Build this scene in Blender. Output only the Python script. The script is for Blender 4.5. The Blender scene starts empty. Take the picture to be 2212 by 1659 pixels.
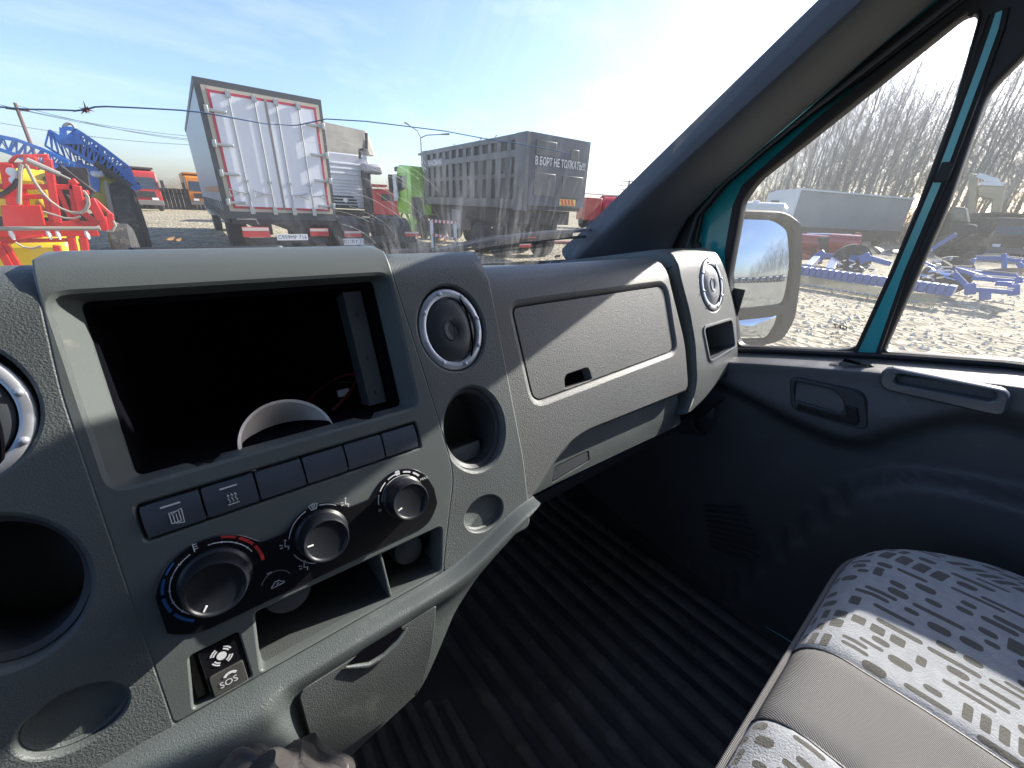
import bpy, math, random
from math import sin, cos, pi, radians, sqrt, atan2
from mathutils import Vector as V, Matrix
from mathutils.geometry import delaunay_2d_cdt
random.seed(7)
scene = bpy.context.scene
EYE = V((0, 0, 1.7))                      # camera height above the gravel; all coordinates below are relative to it
# ---------------------------------------------------------------- camera
RX = V((0.78766087, -0.61428669, 0.04735198)); RY = V((0.2233554, 0.356331, 0.90727096)); RF = V((0.57419745, 0.70404551, -0.41787223))
cam = bpy.data.cameras.new('camera'); camo = bpy.data.objects.new('camera', cam)
scene.collection.objects.link(camo); scene.camera = camo
cam.sensor_width = 36; cam.lens = 831/2212*36; cam.clip_start = 0.02; cam.clip_end = 3000
mw = Matrix((( RX.x, RY.x, -RF.x), (RX.y, RY.y, -RF.y), (RX.z, RY.z, -RF.z))).to_4x4()
mw.translation = EYE; camo.matrix_world = mw
# ---------------------------------------------------------------- light
SUN_AZ, SUN_EL = radians(95), radians(28)
sdir = V((sin(SUN_AZ)*cos(SUN_EL), cos(SUN_AZ)*cos(SUN_EL), sin(SUN_EL)))
sl = bpy.data.lights.new('sun', 'SUN'); sl.energy = 5.0; sl.angle = radians(0.53); sl.color = (1, .95, .86)
so = bpy.data.objects.new('sun', sl); scene.collection.objects.link(so)
so.rotation_euler = sdir.to_track_quat('Z', 'Y').to_euler()
w = bpy.data.worlds.new('World'); scene.world = w; w.use_nodes = True
nt = w.node_tree; bg = nt.nodes['Background']; bg.inputs[1].default_value = 0.12
sky = nt.nodes.new('ShaderNodeTexSky'); sky.sky_type = 'NISHITA'; sky.sun_disc = False
sky.sun_elevation = SUN_EL; sky.sun_rotation = SUN_AZ; sky.air_density = 1.0; sky.dust_density = 1.6; sky.ozone_density = 4
tc = nt.nodes.new('ShaderNodeTexCoord'); mp = nt.nodes.new('ShaderNodeMapping'); mp.inputs['Rotation'].default_value = (0.25, 0.1, radians(-35)); mp.inputs['Scale'].default_value = (0.9, 5.5, 7)
ns = nt.nodes.new('ShaderNodeTexNoise'); ns.inputs['Scale'].default_value = 1.3; ns.inputs['Detail'].default_value = 7; ns.inputs['Roughness'].default_value = .62
cr = nt.nodes.new('ShaderNodeMapRange'); cr.inputs[1].default_value = .52; cr.inputs[2].default_value = .85; cr.inputs[4].default_value = .32
mx = nt.nodes.new('ShaderNodeMix'); mx.data_type = 'RGBA'; mx.inputs[7].default_value = (5.5, 5.8, 6.2, 1)
nt.links.new(tc.outputs['Generated'], mp.inputs[0]); nt.links.new(mp.outputs[0], ns.inputs[0]); nt.links.new(ns.outputs[0], cr.inputs[0])
nt.links.new(cr.outputs[0], mx.inputs[0]); nt.links.new(sky.outputs[0], mx.inputs[6]); tint = nt.nodes.new('ShaderNodeVectorMath'); tint.operation = 'MULTIPLY'; tint.inputs[1].default_value = (1.0, .965, 1.0); nt.links.new(mx.outputs[2], tint.inputs[0]); nt.links.new(tint.outputs[0], bg.inputs[0])
scene.view_settings.view_transform = 'Standard'; scene.view_settings.look = 'None'; scene.view_settings.exposure = 1.35; scene.view_settings.gamma = 1

# ---------------------------------------------------------------- helpers: geometry of the view, used to read positions off real planes
def D(x, y):
    return (RX*(x-1106) + RY*(829.5-y) + RF*831).normalized()
def onX(x, y, X): d = D(x, y); return d*(X/d.x)
def onY(x, y, Y): d = D(x, y); return d*(Y/d.y)
def onZ(x, y, Z): d = D(x, y); return d*(Z/d.z)
def onP(x, y, n, k): d = D(x, y); return d*(k/d.dot(n))
LEAN = radians(22); NS = V((0, -cos(LEAN), sin(LEAN))); US = V((0, sin(LEAN), cos(LEAN)))
def Sx(u, v, w=0): return V((u, 0, 0)) + US*v + NS*(w-.42)          # dashboard frame: u right, v up the face, w out of it
def Sp(x, y, w=0):
    p = onP(x, y, NS, w-.42); return (p.x, p.dot(US))
# ---------------------------------------------------------------- mesh collector
class MB:
    def __init__(s): s.v = []; s.f = []; s.m = []
    def add(s, vs, fs, mi=0):
        n = len(s.v); s.v += [V(p) for p in vs]; s.f += [[i+n for i in f] for f in fs]; s.m += [mi]*len(fs); return s
    def box(s, c, d, M=None, mi=0):
        c = V(c); x, y, z = d[0]/2, d[1]/2, d[2]/2
        vs = [V((a*x, b*y, e*z)) for a in (-1, 1) for b in (-1, 1) for e in (-1, 1)]
        vs = [(M @ p if M else p)+c for p in vs]
        return s.add(vs, [(0,1,3,2),(4,6,7,5),(0,4,5,1),(2,3,7,6),(0,2,6,4),(1,5,7,3)], mi)
    def b2(s, a, b, mi=0):
        return s.box([(a[i]+b[i])/2 for i in range(3)], [abs(b[i]-a[i]) for i in range(3)], None, mi)
    def bar(s, a, b, w, h=None, mi=0):
        a, b = V(a), V(b); h = h or w; d = b-a; L = d.length
        if L < 1e-6: return s
        M = d.to_track_quat('Y', 'Z').to_matrix()
        return s.box((a+b)/2, (w, L, h), M, mi)
    def tube(s, pts, r, seg=8, closed=False, mi=0):
        pts = [V(p) for p in pts]; n = len(pts); rs = r if isinstance(r, (list, tuple)) else [r]*n
        vs = []; up = None
        for i, p in enumerate(pts):
            a = pts[(i-1) % n] if (closed or i) else p; b = pts[(i+1) % n] if (closed or i < n-1) else p
            t = (b-a); t = t.normalized() if t.length > 0 else V((0,0,1))
            if up is None: up = t.orthogonal().normalized()
            up = (up - t*up.dot(t)); up = up.normalized() if up.length > 1e-6 else t.orthogonal().normalized()
            q = t.cross(up)
            vs += [p + (up*cos(2*pi*k/seg)+q*sin(2*pi*k/seg))*rs[i] for k in range(seg)]
        fs = []
        for i in range(n if closed else n-1):
            j = (i+1) % n
            fs += [(i*seg+k, i*seg+(k+1) % seg, j*seg+(k+1) % seg, j*seg+k) for k in range(seg)]
        if not closed: fs += [tuple(range(seg))[::-1], tuple((n-1)*seg+k for k in range(seg))]
        return s.add(vs, fs, mi)
    def lathe(s, prof, o=(0,0,0), ax=(0,0,1), seg=32, sx=1, sy=1, xa=None, mi=0):
        o = V(o); ax = V(ax).normalized(); x = V(xa).normalized() if xa else ax.orthogonal().normalized(); y = ax.cross(x)
        vs = []; n = len(prof)
        for r, h in prof:
            vs += [o+ax*h+x*(r*sx*cos(2*pi*k/seg))+y*(r*sy*sin(2*pi*k/seg)) for k in range(seg)]
        fs = [(i*seg+k, i*seg+(k+1) % seg, (i+1)*seg+(k+1) % seg, (i+1)*seg+k) for i in range(n-1) for k in range(seg)]
        if prof[0][0] > 1e-6: fs.append(tuple(range(seg))[::-1])
        if prof[-1][0] > 1e-6: fs.append(tuple((n-1)*seg+k for k in range(seg)))
        return s.add(vs, fs, mi)
    def prism(s, loop, off, mi=0):
        n = len(loop); loop = [V(p) for p in loop]; off = V(off)
        return s.add(loop+[p+off for p in loop], [tuple(range(n))[::-1], tuple(range(n, 2*n))]+[(i, (i+1) % n, n+(i+1) % n, n+i) for i in range(n)], mi)
    def grid(s, rows, close=False, mi=0):
        n = len(rows[0]); m = len(rows)
        return s.add([p for r in rows for p in r], [(i*n+j, i*n+(j+1) % n, (i+1)*n+(j+1) % n, (i+1)*n+j) for i in range(m-1) for j in range(n if close else n-1)], mi)
    def ribbon(s, A, B, off, mi=0):                    # solid strip between two polylines, thickness vector off
        off = V(off); A = [V(p) for p in A]; B = [V(p) for p in B]
        return s.grid([A, B, [p+off for p in B], [p+off for p in A], A], False, mi)
    def sphere(s, c, r, seg=10, sc=(1,1,1), mi=0):
        rows = [(max(sin(pi*i/seg), 0)*r, -cos(pi*i/seg)*r) for i in range(seg+1)]
        n = len(s.v); s.lathe(rows, (0,0,0), (0,0,1), seg*2, mi=mi)
        for i in range(n, len(s.v)): p = s.v[i]; s.v[i] = V((p.x*sc[0], p.y*sc[1], p.z*sc[2]))+V(c)
        return s
    def xf(s, fn): s.v = [V(fn(p)) for p in s.v]; return s
    def join(s, o, mi=None): s.add(o.v, o.f); s.m[-len(o.f):] = o.m if mi is None else [mi]*len(o.f); return s

SH = {}
def thing(name, label, cat, loc=(0,0,0), rz=0, group=None):
    o = bpy.data.objects.new(name, None); scene.collection.objects.link(o); o.empty_display_size = .05
    o.location = V(loc)+EYE; o.rotation_euler.z = rz; o['label'] = label; o['category'] = cat
    if group: o['group'] = group
    SH[o] = V(loc); return o
def part(name, mb, mat, parent, local=False, sharp=38, bevel=0, label=None, merge=False, subsurf=0):
    me = bpy.data.meshes.new(name)
    sh = V((0,0,0)) if local else SH.get(parent, V((0,0,0)))
    me.from_pydata([tuple(p-sh) for p in mb.v], [], [tuple(f) for f in mb.f])
    mats = mat if isinstance(mat, (list, tuple)) else [mat]
    for m in mats: me.materials.append(m)
    if len(mats) > 1: me.polygons.foreach_set('material_index', mb.m)
    import bmesh
    b = bmesh.new(); b.from_mesh(me)
    if merge: bmesh.ops.remove_doubles(b, verts=b.verts, dist=1e-5)
    bmesh.ops.recalc_face_normals(b, faces=b.faces); b.to_mesh(me); b.free()
    me.shade_smooth(); me.set_sharp_from_angle(angle=radians(sharp))
    o = bpy.data.objects.new(name, me); scene.collection.objects.link(o); o.parent = parent
    SH[o] = sh
    if parent is None: o.location = EYE
    if label: o['label'] = label
    if bevel:
        md = o.modifiers.new('bevel', 'BEVEL'); md.width = bevel; md.segments = 2; md.limit_method = 'ANGLE'; md.angle_limit = radians(40)
    if subsurf: md = o.modifiers.new('sub', 'SUBSURF'); md.levels = md.render_levels = subsurf
    return o
def solo(name, mb, mat, label=None, cat=None, loc=(0,0,0), group=None, kind=None, **k):
    SH['tmp'] = V(loc); me = part(name, mb, mat, None, **k); o = me
    o.location = V(loc)+EYE if not k.get('local') else V(loc)+EYE
    if not k.get('local') and V(loc).length > 0:
        me.data.transform(Matrix.Translation(-V(loc)))
    if label: o['label'] = label
    if cat: o['category'] = cat
    if group: o['group'] = group
    if kind: o['kind'] = kind
    return o
def copy_tree(o, parent=None):
    c = o.copy(); scene.collection.objects.link(c); c.parent = parent
    for ch in list(o.children): copy_tree(ch, c)
    return c
def text_mb(s, size, depth=.0, spacing=1.0, bold=0):
    cu = bpy.data.curves.new('t', 'FONT'); cu.body = s; cu.size = size; cu.extrude = depth/2; cu.align_x = 'CENTER'; cu.align_y = 'CENTER'; cu.space_character = spacing; cu.offset = bold; cu.resolution_u = 3
    ob = bpy.data.objects.new('t', cu); scene.collection.objects.link(ob)
    dg = bpy.context.evaluated_depsgraph_get(); me = bpy.data.meshes.new_from_object(ob.evaluated_get(dg))
    m = MB().add([v.co.copy() for v in me.vertices], [tuple(p.vertices) for p in me.polygons])
    bpy.data.objects.remove(ob); bpy.data.curves.remove(cu); bpy.data.meshes.remove(me); return m
# ---------------------------------------------------------------- 2-D loops and panels with holes
def rr(u0, v0, u1, v1, r, ns=6, na=4):
    if u0 > u1: u0, u1 = u1, u0
    if v0 > v1: v0, v1 = v1, v0
    return rpoly([(u0, v0), (u1, v0), (u1, v1), (u0, v1)], r, ns, na)
def rpoly(P, r, ns=6, na=4):
    n = len(P); out = []; rs = r if isinstance(r, (list, tuple)) else [r]*n; cs = []
    for i in range(n):
        a, b, c = V(P[i-1]), V(P[i]), V(P[(i+1) % n]); d1 = (a-b).normalized(); d2 = (c-b).normalized()
        q = rs[i]; p1 = b+d1*q; p2 = b+d2*q
        cs.append([(1-t)**2*p1+2*t*(1-t)*b+t*t*p2 for t in [k/na for k in range(na+1)]])
    for i in range(n):
        out += cs[i]; a = cs[i][-1]; b = cs[(i+1) % n][0]
        out += [a.lerp(b, k/ns) for k in range(1, ns)]
    return [(p[0], p[1]) for p in out]
def ell(cu, cv, ru, rv, n=40): return [(cu+ru*cos(2*pi*k/n), cv+rv*sin(2*pi*k/n)) for k in range(n)]
def area(L): return sum(L[i-1][0]*L[i][1]-L[i][0]*L[i-1][1] for i in range(len(L)))/2
def offs(L, d):
    s = 1 if area(L) > 0 else -1; n = len(L); out = []
    for i in range(n):
        a, b, c = V(L[i-1]), V(L[i]), V(L[(i+1) % n]); e1 = (b-a); e2 = (c-b)
        if e1.length < 1e-9: e1 = e2
        if e2.length < 1e-9: e2 = e1
        e1.normalize(); e2.normalize(); n1 = V((e1.y, -e1.x))*s; n2 = V((e2.y, -e2.x))*s; m = n1+n2
        m = m.normalized() if m.length > 1e-6 else n1
        out.append(tuple(b+m*(d/max(m.dot(n1), .5))))
    return out
def pip(p, L):
    x, y = p; c = False; j = len(L)-1
    for i in range(len(L)):
        xi, yi = L[i]; xj, yj = L[j]
        if (yi > y) != (yj > y) and x < (xj-xi)*(y-yi)/(yj-yi)+xi: c = not c
        j = i
    return c
def panel(outer, holes, pos, g=.012, edge=None, mb=None, mi=0):
    """outer: loop; holes: list of ([(loop,dw),...], floor); pos(u,v,dw)->3-D; edge: list of (offset,dw) rings for the rim"""
    mb = mb or MB(); loops = [outer]+[h[0][0][0] for h in holes]
    pts = []; ed = []
    for L in loops:
        n = len(pts); pts += [V(p) for p in L]; ed += [(n+i, n+(i+1) % len(L)) for i in range(len(L))]
    bp = list(pts); us = [p[0] for p in outer]; vs = [p[1] for p in outer]
    cell = {}
    for p in bp: cell.setdefault((int(p.x//g), int(p.y//g)), []).append(p)
    u = min(us)+g*.5
    while u < max(us):
        v = min(vs)+g*.5
        while v < max(vs):
            ok = pip((u, v), outer) and not any(pip((u, v), L) for L in loops[1:])
            if ok:
                ci, cj = int(u//g), int(v//g)
                for a in (-1, 0, 1):
                    for b in (-1, 0, 1):
                        for q in cell.get((ci+a, cj+b), ()):
                            if (q-V((u, v))).length < g*.45: ok = False
            if ok: pts.append(V((u, v)))
            v += g
        u += g
    ov, oe, of, *_ = delaunay_2d_cdt(pts, ed, [], 0, 1e-7)
    fs = []
    for f in of:
        c = (sum(ov[i][0] for i in f)/len(f), sum(ov[i][1] for i in f)/len(f))
        if pip(c, outer) and not any(pip(c, L) for L in loops[1:]): fs.append(tuple(f))
    mb.add([pos(p[0], p[1], 0) for p in ov], fs, mi)
    for rings, floor in holes:
        rows = [[pos(p[0], p[1], dw) for p in L] for L, dw in rings]
        mb.grid(rows, True, mi)
        if floor: mb.add(rows[-1], [tuple(range(len(rows[-1])))], mi)
    if edge:
        rows = [[pos(p[0], p[1], 0) for p in outer]]+[[pos(p[0], p[1], dw) for p in offs(outer, o)] for o, dw in edge]
        mb.grid(rows, True, mi)
    return mb
def hole(L, r, depth, floor=True, taper=0):
    return ([(offs(L, r), 0), (offs(L, r*.3), -r*.3), (L, -r), (offs(L, -taper), -depth)], floor)
EDGE = [(.0012, -.0006), (.0018, -.0022), (.0018, -.014)]
# ---------------------------------------------------------------- materials
def _n(nt, t, **k):
    n = nt.nodes.new(t)
    for a, b in k.items():
        if hasattr(n, a): setattr(n, a, b)
    return n
def mat(name, col, rough=.5, metal=0, spec=.5, bump=None, var=None, coat=0, emit=None, dust=None):
    """bump=(scale,distance[,kind]); var=(scale,amount) brightness mottling; dust=(scale,threshold,colour,amount) wear patches"""
    m = bpy.data.materials.new(name); m.use_nodes = True; nt = m.node_tree; b = nt.nodes['Principled BSDF']; L = nt.links
    b.inputs['Base Color'].default_value = (*col, 1); b.inputs['Roughness'].default_value = rough; b.inputs['Metallic'].default_value = metal
    b.inputs['Specular IOR Level'].default_value = spec; b.inputs['Coat Weight'].default_value = coat
    tc = _n(nt, 'ShaderNodeTexCoord'); col_out = None
    if var:
        ns = _n(nt, 'ShaderNodeTexNoise'); ns.inputs['Scale'].default_value = var[0]; ns.inputs['Detail'].default_value = 6
        L.new(tc.outputs['Object'], ns.inputs[0]); mr = _n(nt, 'ShaderNodeMapRange'); mr.inputs[1].default_value = .3; mr.inputs[2].default_value = .7
        mr.inputs[3].default_value = 1-var[1]; mr.inputs[4].default_value = 1+var[1]; L.new(ns.outputs[0], mr.inputs[0])
        vm = _n(nt, 'ShaderNodeVectorMath', operation='SCALE'); vm.inputs[0].default_value = col; L.new(mr.outputs[0], vm.inputs['Scale']); col_out = vm.outputs[0]
    if dust:
        ns = _n(nt, 'ShaderNodeTexNoise'); ns.inputs['Scale'].default_value = dust[0]; ns.inputs['Detail'].default_value = 9; ns.inputs['Roughness'].default_value = .7
        L.new(tc.outputs['Object'], ns.inputs[0]); mr = _n(nt, 'ShaderNodeMapRange'); mr.inputs[1].default_value = dust[1]; mr.inputs[2].default_value = dust[1]+.22; mr.inputs[4].default_value = dust[3]
        L.new(ns.outputs[0], mr.inputs[0]); mx = _n(nt, 'ShaderNodeMix', data_type='RGBA'); mx.inputs[6].default_value = (*col, 1); mx.inputs[7].default_value = (*dust[2], 1)
        L.new(mr.outputs[0], mx.inputs[0])
        if col_out: L.new(col_out, mx.inputs[6])
        col_out = mx.outputs[2]
    if col_out: L.new(col_out, b.inputs['Base Color'])
    if bump:
        kind = bump[2] if len(bump) > 2 else 'noise'
        if kind == 'voronoi':
            ns = _n(nt, 'ShaderNodeTexVoronoi'); ns.inputs['Scale'].default_value = bump[0]
        else:
            ns = _n(nt, 'ShaderNodeTexNoise'); ns.inputs['Scale'].default_value = bump[0]; ns.inputs['Detail'].default_value = 3
        L.new(tc.outputs['Object'], ns.inputs[0]); bn = _n(nt, 'ShaderNodeBump'); bn.inputs['Distance'].default_value = bump[1]; bn.inputs['Strength'].default_value = 1
        L.new(ns.outputs[0], bn.inputs['Height']); L.new(bn.outputs[0], b.inputs['Normal'])
    if emit: b.inputs['Emission Color'].default_value = (*emit[0], 1); b.inputs['Emission Strength'].default_value = emit[1]
    return m
DUSTC = (.34, .32, .27)
M_grain = mat('grained_dash_plastic', (.092, .103, .101), .47, spec=.5, bump=(700, .0007), var=(9, .12), dust=(14, .58, DUSTC, .35))
M_smooth = mat('smooth_dash_plastic', (.095, .108, .106), .40, spec=.5, bump=(900, .00015), var=(6, .1), dust=(23, .60, DUSTC, .5))
M_glove = mat('glovebox_plastic', (.115, .120, .117), .5, spec=.5, bump=(620, .0009), var=(5, .1), dust=(9, .62, DUSTC, .25))
M_lower = mat('console_plastic', (.085, .099, .097), .44, spec=.5, bump=(800, .0006), var=(12, .15), dust=(11, .60, DUSTC, .4))
M_button = mat('switch_plastic', (.055, .068, .088), .42, spec=.5, var=(30, .08))
M_black = mat('gloss_black_panel', (.008, .008, .010), .22, spec=.5)
M_knob = mat('satin_black_knob', (.010, .012, .016), .42, spec=.4)
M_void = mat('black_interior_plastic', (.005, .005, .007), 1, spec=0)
M_dark = mat('dark_plastic', (.045, .049, .055), .5, var=(15, .15))
M_vent = mat('vent_barrel_plastic', (.03, .035, .042), .42)
M_silver = mat('silver_painted_ring', (.46, .48, .52), .36, metal=.55)
M_icon = mat('white_print', (.62, .63, .64), .6)
M_iconblue = mat('blue_print', (.02, .12, .32), .5); M_iconred = mat('red_print', (.5, .035, .03), .5)
M_trim = mat('pillar_trim_plastic', (.085, .094, .112), .62, spec=.35, bump=(500, .0005), var=(5, .1))
M_door = mat('door_card_plastic', (.082, .086, .092), .48, spec=.5, bump=(700, .0006), var=(5, .15), dust=(16, .62, DUSTC, .4))
M_rubber = mat('black_rubber', (.018, .018, .02), .55, spec=.4)
M_teal = mat('teal_body_paint', (.015, .33, .37), .25, coat=.6)
M_floor = mat('rubber_floor_mat', (.062, .063, .066), .6, spec=.35, bump=(160, .0012), var=(14, .25), dust=(26, .60, (.16, .15, .13), .5))
M_ceramic = mat('white_mug_glaze', (.62, .56, .50), .3, coat=.3, var=(12, .12))
M_drawer = mat('drawer_plastic', (.072, .080, .079), .5, spec=.5, bump=(900, .0006), var=(10, .15), dust=(18, .58, DUSTC, .35))
# ================================================================ the cab
def surf(w0, t0, R, ang=66):
    """dash skin: flat face up to arc length t0, then rolls forward over radius R"""
    a1 = radians(ang); La = R*a1
    def f(u, t, dw=0):
        if t <= t0: return Sx(u, t, w0+dw)
        a = min((t-t0)/R, a1); v = t0+R*sin(a); ww = -R*(1-cos(a)); nv, nw = sin(a), cos(a)
        if t > t0+La: e = t-t0-La; v += e*cos(a1); ww -= e*sin(a1)
        return Sx(u, v+nv*dw, w0+ww+nw*dw)
    return f
dash = thing('dashboard', 'dark grey moulded plastic dashboard with an empty radio opening and three round knobs', 'dashboard', (.3, .5, -.7))
# ---- centre fascia
FR = [(.1665, .30), (.1665, .10), (.1835, -.077), (.189, -.15), (.166, -.21), (.1505, -.252)]     # right seam
fout = rpoly([(-.0985, -.258), (.1488, -.258)]+[(p[0]-.0016, p[1]) for p in FR[-1:0:-1]]+[(.165, .52), (-.0915, .52), (-.0925, .10), (-.0985, .02)], [.004, .004, .004, .012, .02, .02, .02, .01, .01, .02, .02], ns=10)
rA = rr(-.0905, -.0595, .1625, .0905, .012, ns=60); rB = rr(-.079, -.056, .150, .088, .006, ns=60)
def notch(L):
    out = []
    for x, y in L:
        if y < -.03:
            for c, d, s in ((-.034, .0065, .011), (.108, .0055, .010)):
                q = abs(x-c)/s
                if q < 1: y -= d*min(1, 2.2*(1-q))*(1+.35*sin(x*2100)+.2*sin(x*5300))
        out.append((x, y))
    return out
rA2 = offs(rA, .0005); rB = notch(rB)
radio = ([(offs(rA, .003), 0), (rA, -.0015), (rA, -.0035), (rB, -.014), (rB, -.022)], False)
slot = hole(rr(-.0815, -.1065, .1555, -.0755, .003, ns=20), .002, .012)
shelf = hole(rpoly([(-.037, -.2562), (.1455, -.2562), (.1585, -.2055), (-.030, -.2015)], [.004, .006, .006, .004], ns=14), .002, .03, False)
sos = hole(rpoly([(-.086, -.256), (-.0445, -.256), (-.0445, -.211), (-.079, -.2115)], .003, ns=6), .0015, .012)
part('centre_fascia', panel(fout, [radio, slot, shelf, sos], surf(0, .096, .034, 77), edge=EDGE), M_smooth, dash, sharp=50)
# radio bay behind the opening
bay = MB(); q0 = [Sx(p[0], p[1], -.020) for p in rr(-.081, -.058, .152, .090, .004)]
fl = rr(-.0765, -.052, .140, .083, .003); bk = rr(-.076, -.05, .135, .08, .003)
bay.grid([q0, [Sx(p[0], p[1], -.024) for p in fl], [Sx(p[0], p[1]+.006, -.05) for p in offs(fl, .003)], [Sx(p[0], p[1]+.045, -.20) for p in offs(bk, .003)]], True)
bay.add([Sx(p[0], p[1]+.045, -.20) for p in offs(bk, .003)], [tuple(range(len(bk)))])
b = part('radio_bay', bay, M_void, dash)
rail = MB().b2((.118, -.048, -.06), (.1375, .08, -.028)).xf(lambda p: Sx(*p)); part('mounting_rail', rail, M_dark, b)
for vv in (.055, .005, -.035):
    part('screw', MB().lathe([(.003, 0), (.0026, .0016), (0, .002)], Sx(.129, vv, -.028), NS, 10), M_vent, b)
cab_ = MB().tube([Sx(.06+.07*sin(k*.22), -.055+.035*sin(k*.16), -.11+.05*cos(k*.3)) for k in range(16)], .0016, 5)
part('loose_wire', cab_, mat('wire_green', (.02, .09, .05), .5), b)
cab2 = MB().tube([Sx(.085+.045*sin(k*.3), -.055+.045*sin(k*.2+.2), -.09+.03*cos(k*.4)) for k in range(14)], .0018, 5)
part('loose_wire', cab2, mat('wire_red', (.2, .02, .02), .5), b)
part('wire_plug', MB().box((0,0,0), (.012, .008, .01)).xf(lambda p: Sx(p.x+.105, p.y-.03, p.z-.08)), M_icon, b)
# mug lives in the bay (top-level, further down)
# ---- six switches
for i in range(6):
    u0 = -.0795+i*.0389; bl = rr(u0, -.104, u0+.0372, -.078, .0018, ns=4, na=3)
    bt = part('push_switch', panel(bl, [], lambda u, v, dw, u0=u0: Sx(u, v, .0008+dw+.0022*sin(pi*(v+.104)/.026)), g=.006, edge=[(.0, -.0006), (.0005, -.010)]), M_button, dash)
    if i < 2:
        ic = MB().b2((u0+.012, -.0835, .0028), (u0+.0245, -.0822, .0034))
        cx = u0+.019
        if i == 1:
            for k in (-1, 0, 1):
                pts = [(cx+k*.0026+.0006*sin(j*1.5), -.0965+j*.0011, .0034) for j in range(7)]; ic.tube(pts, .00035, 4)
                ic.add([(cx+k*.0026-.001, -.0905, .0036), (cx+k*.0026+.001, -.0905, .0036), (cx+k*.0026, -.0885, .0036)], [(0, 1, 2)])
            ic.b2((cx-.0042, -.0985, .003), (cx+.0042, -.0978, .0034))
        else:
            for a, b_ in (((-.003, -.098), (-.003, -.089)), ((.003, -.098), (.003, -.089)), ((-.003, -.098), (.003, -.098)), ((-.003, -.089), (.003, -.089)), ((-.001, -.0975), (-.001, -.091)), ((.001, -.0975), (.001, -.091)), ((-.002, -.0905), (.005, -.088)), ((-.001, -.0985), (.0045, -.1)), ((.005, -.088), (.0045, -.1))):
                ic.bar((cx+a[0], a[1], .0032), (cx+b_[0], b_[1], .0032), .0006, .0006)
        part('printed_icon', ic.xf(lambda p: Sx(*p)), M_icon, bt)
# ---- climate panel
KN = [(-.0475, -.1560, .0385, .0285, .0222), (.0375, -.1555, .0315, .0245, .0203), (.1225, -.1525, .0330, .0235, .0200)]
def top_(u):
    t = -.1415+.0 if -.083 < u < .158 else -.16
    for cu, cv, rp, *_ in KN:
        d = abs(u-cu)
        if d < rp: t = max(t, cv+sqrt(rp*rp-d*d)*(.92))
    return t
us = [-.0858+.2446*k/70 for k in range(71)]
tp = [(u, max(top_(u), -.158)) for u in us]
for _ in range(2): tp = [tp[0]]+[(tp[i][0], (tp[i-1][1]+2*tp[i][1]+tp[i+1][1])/4) for i in range(1, len(tp)-1)]+[tp[-1]]
lo = [(u, -.1955+.012*max(0, (-.06-u)/.0258)**2+.02*max(0, (u-.135)/.024)**2) for u in us[::-1]]
cp = part('climate_panel', panel(tp+lo, [], lambda u, v, dw: Sx(u, v, .0018+dw), edge=[(.0006, -.0006), (.0008, -.004)]), M_black, dash)
def arc(mb, cu, cv, r, a0, a1, wd=.0006, z=.0022, n=26):
    A = []; B = []
    for k in range(n+1):
        a = radians(a0+(a1-a0)*k/n); A.append((cu+(r-wd)*cos(a), cv+(r-wd)*sin(a), z)); B.append((cu+(r+wd)*cos(a), cv+(r+wd)*sin(a), z))
    mb.grid([A, B]); return mb
pr = MB()
def flush(n):
    global pr
    part(n, pr.xf(lambda p: Sx(*p)), M_icon, cp); pr = MB()
k1, k2, k3 = [(k[0]-.0, k[1]+.0) for k in KN]
arc(pr, *k1, .0302, 20, 88, .0004); arc(pr, *k1, .0302, 112, 232, .0004)
for a in (30, 50, 70, 130, 150, 170, 190, 210): arc(pr, *k1, .0302, a-1, a+1, .0009, n=2)
pr.join(MB().b2((k1[0]-.0085, k1[1]+.0285, .0021), (k1[0]-.0078, k1[1]+.036, .0023)))
for j in range(3): pr.b2((k1[0]-.0078, k1[1]+.0305+j*.002, .0021), (k1[0]-.0055, k1[1]+.0312+j*.002, .0023))
flush('temperature_marks')
arc(pr, *k2, .0283, 50, 82, .0004); arc(pr, *k2, .0283, 108, 165, .0004); arc(pr, *k2, .0283, 198, 245, .0004)
# windscreen symbol above the middle knob
q = (k2[0]-.0015, k2[1]+.0285)
for a, b_ in (((-.004, .0025), (.004, .0025)), ((-.004, .0025), (-.0022, -.0025)), ((.004, .0025), (.0022, -.0025)), ((-.0022, -.0025), (.0022, -.0025)), ((-.0012, -.0015), (-.0014, .0035)), ((0, -.0015), (0, .004)), ((.0012, -.0015), (.0014, .0035))):
    pr.bar((q[0]+a[0], q[1]+a[1], .0022), (q[0]+b_[0], q[1]+b_[1], .0022), .0006, .0003)
def person_icon(c):      # small seated-figure airflow symbols
    for a, b_ in (((0, .003), (-.001, -.001)), ((-.001, -.001), (.002, -.002)), ((.002, -.002), (.001, -.005)), ((-.005, -.001), (-.0025, -.001)), ((-.0048, .002), (-.0025, .001))):
        pr.bar((c[0]+a[0], c[1]+a[1], .0022), (c[0]+b_[0], c[1]+b_[1], .0022), .0008, .0003)
    arc(pr, c[0]+.0005, c[1]+.0045, .0005, 0, 360, .0005, n=8)
person_icon((k2[0]+.0275, k2[1]+.0205)); person_icon((k2[0]-.0312, k2[1]+.003)); person_icon((k2[0]-.021, k2[1]-.0235))
flush('airflow_marks')
for a0 in (176, 146, 116): arc(pr, *k3, .0275, a0, a0-22, .0006, n=8)
arc(pr, *k3, .0275, 78, 60, .0009, n=8); arc(pr, *k3, .0275, 54, 36, .0011, n=8); arc(pr, *k3, .0240, 60, 170, .0003)
for j in range(4):
    a = radians(45+90*j); c = (k3[0]-.0005+.0016*cos(a), k3[1]+.0280+.0016*sin(a)); arc(pr, *c, .0008, 0, 360, .0008, n=8)
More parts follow.
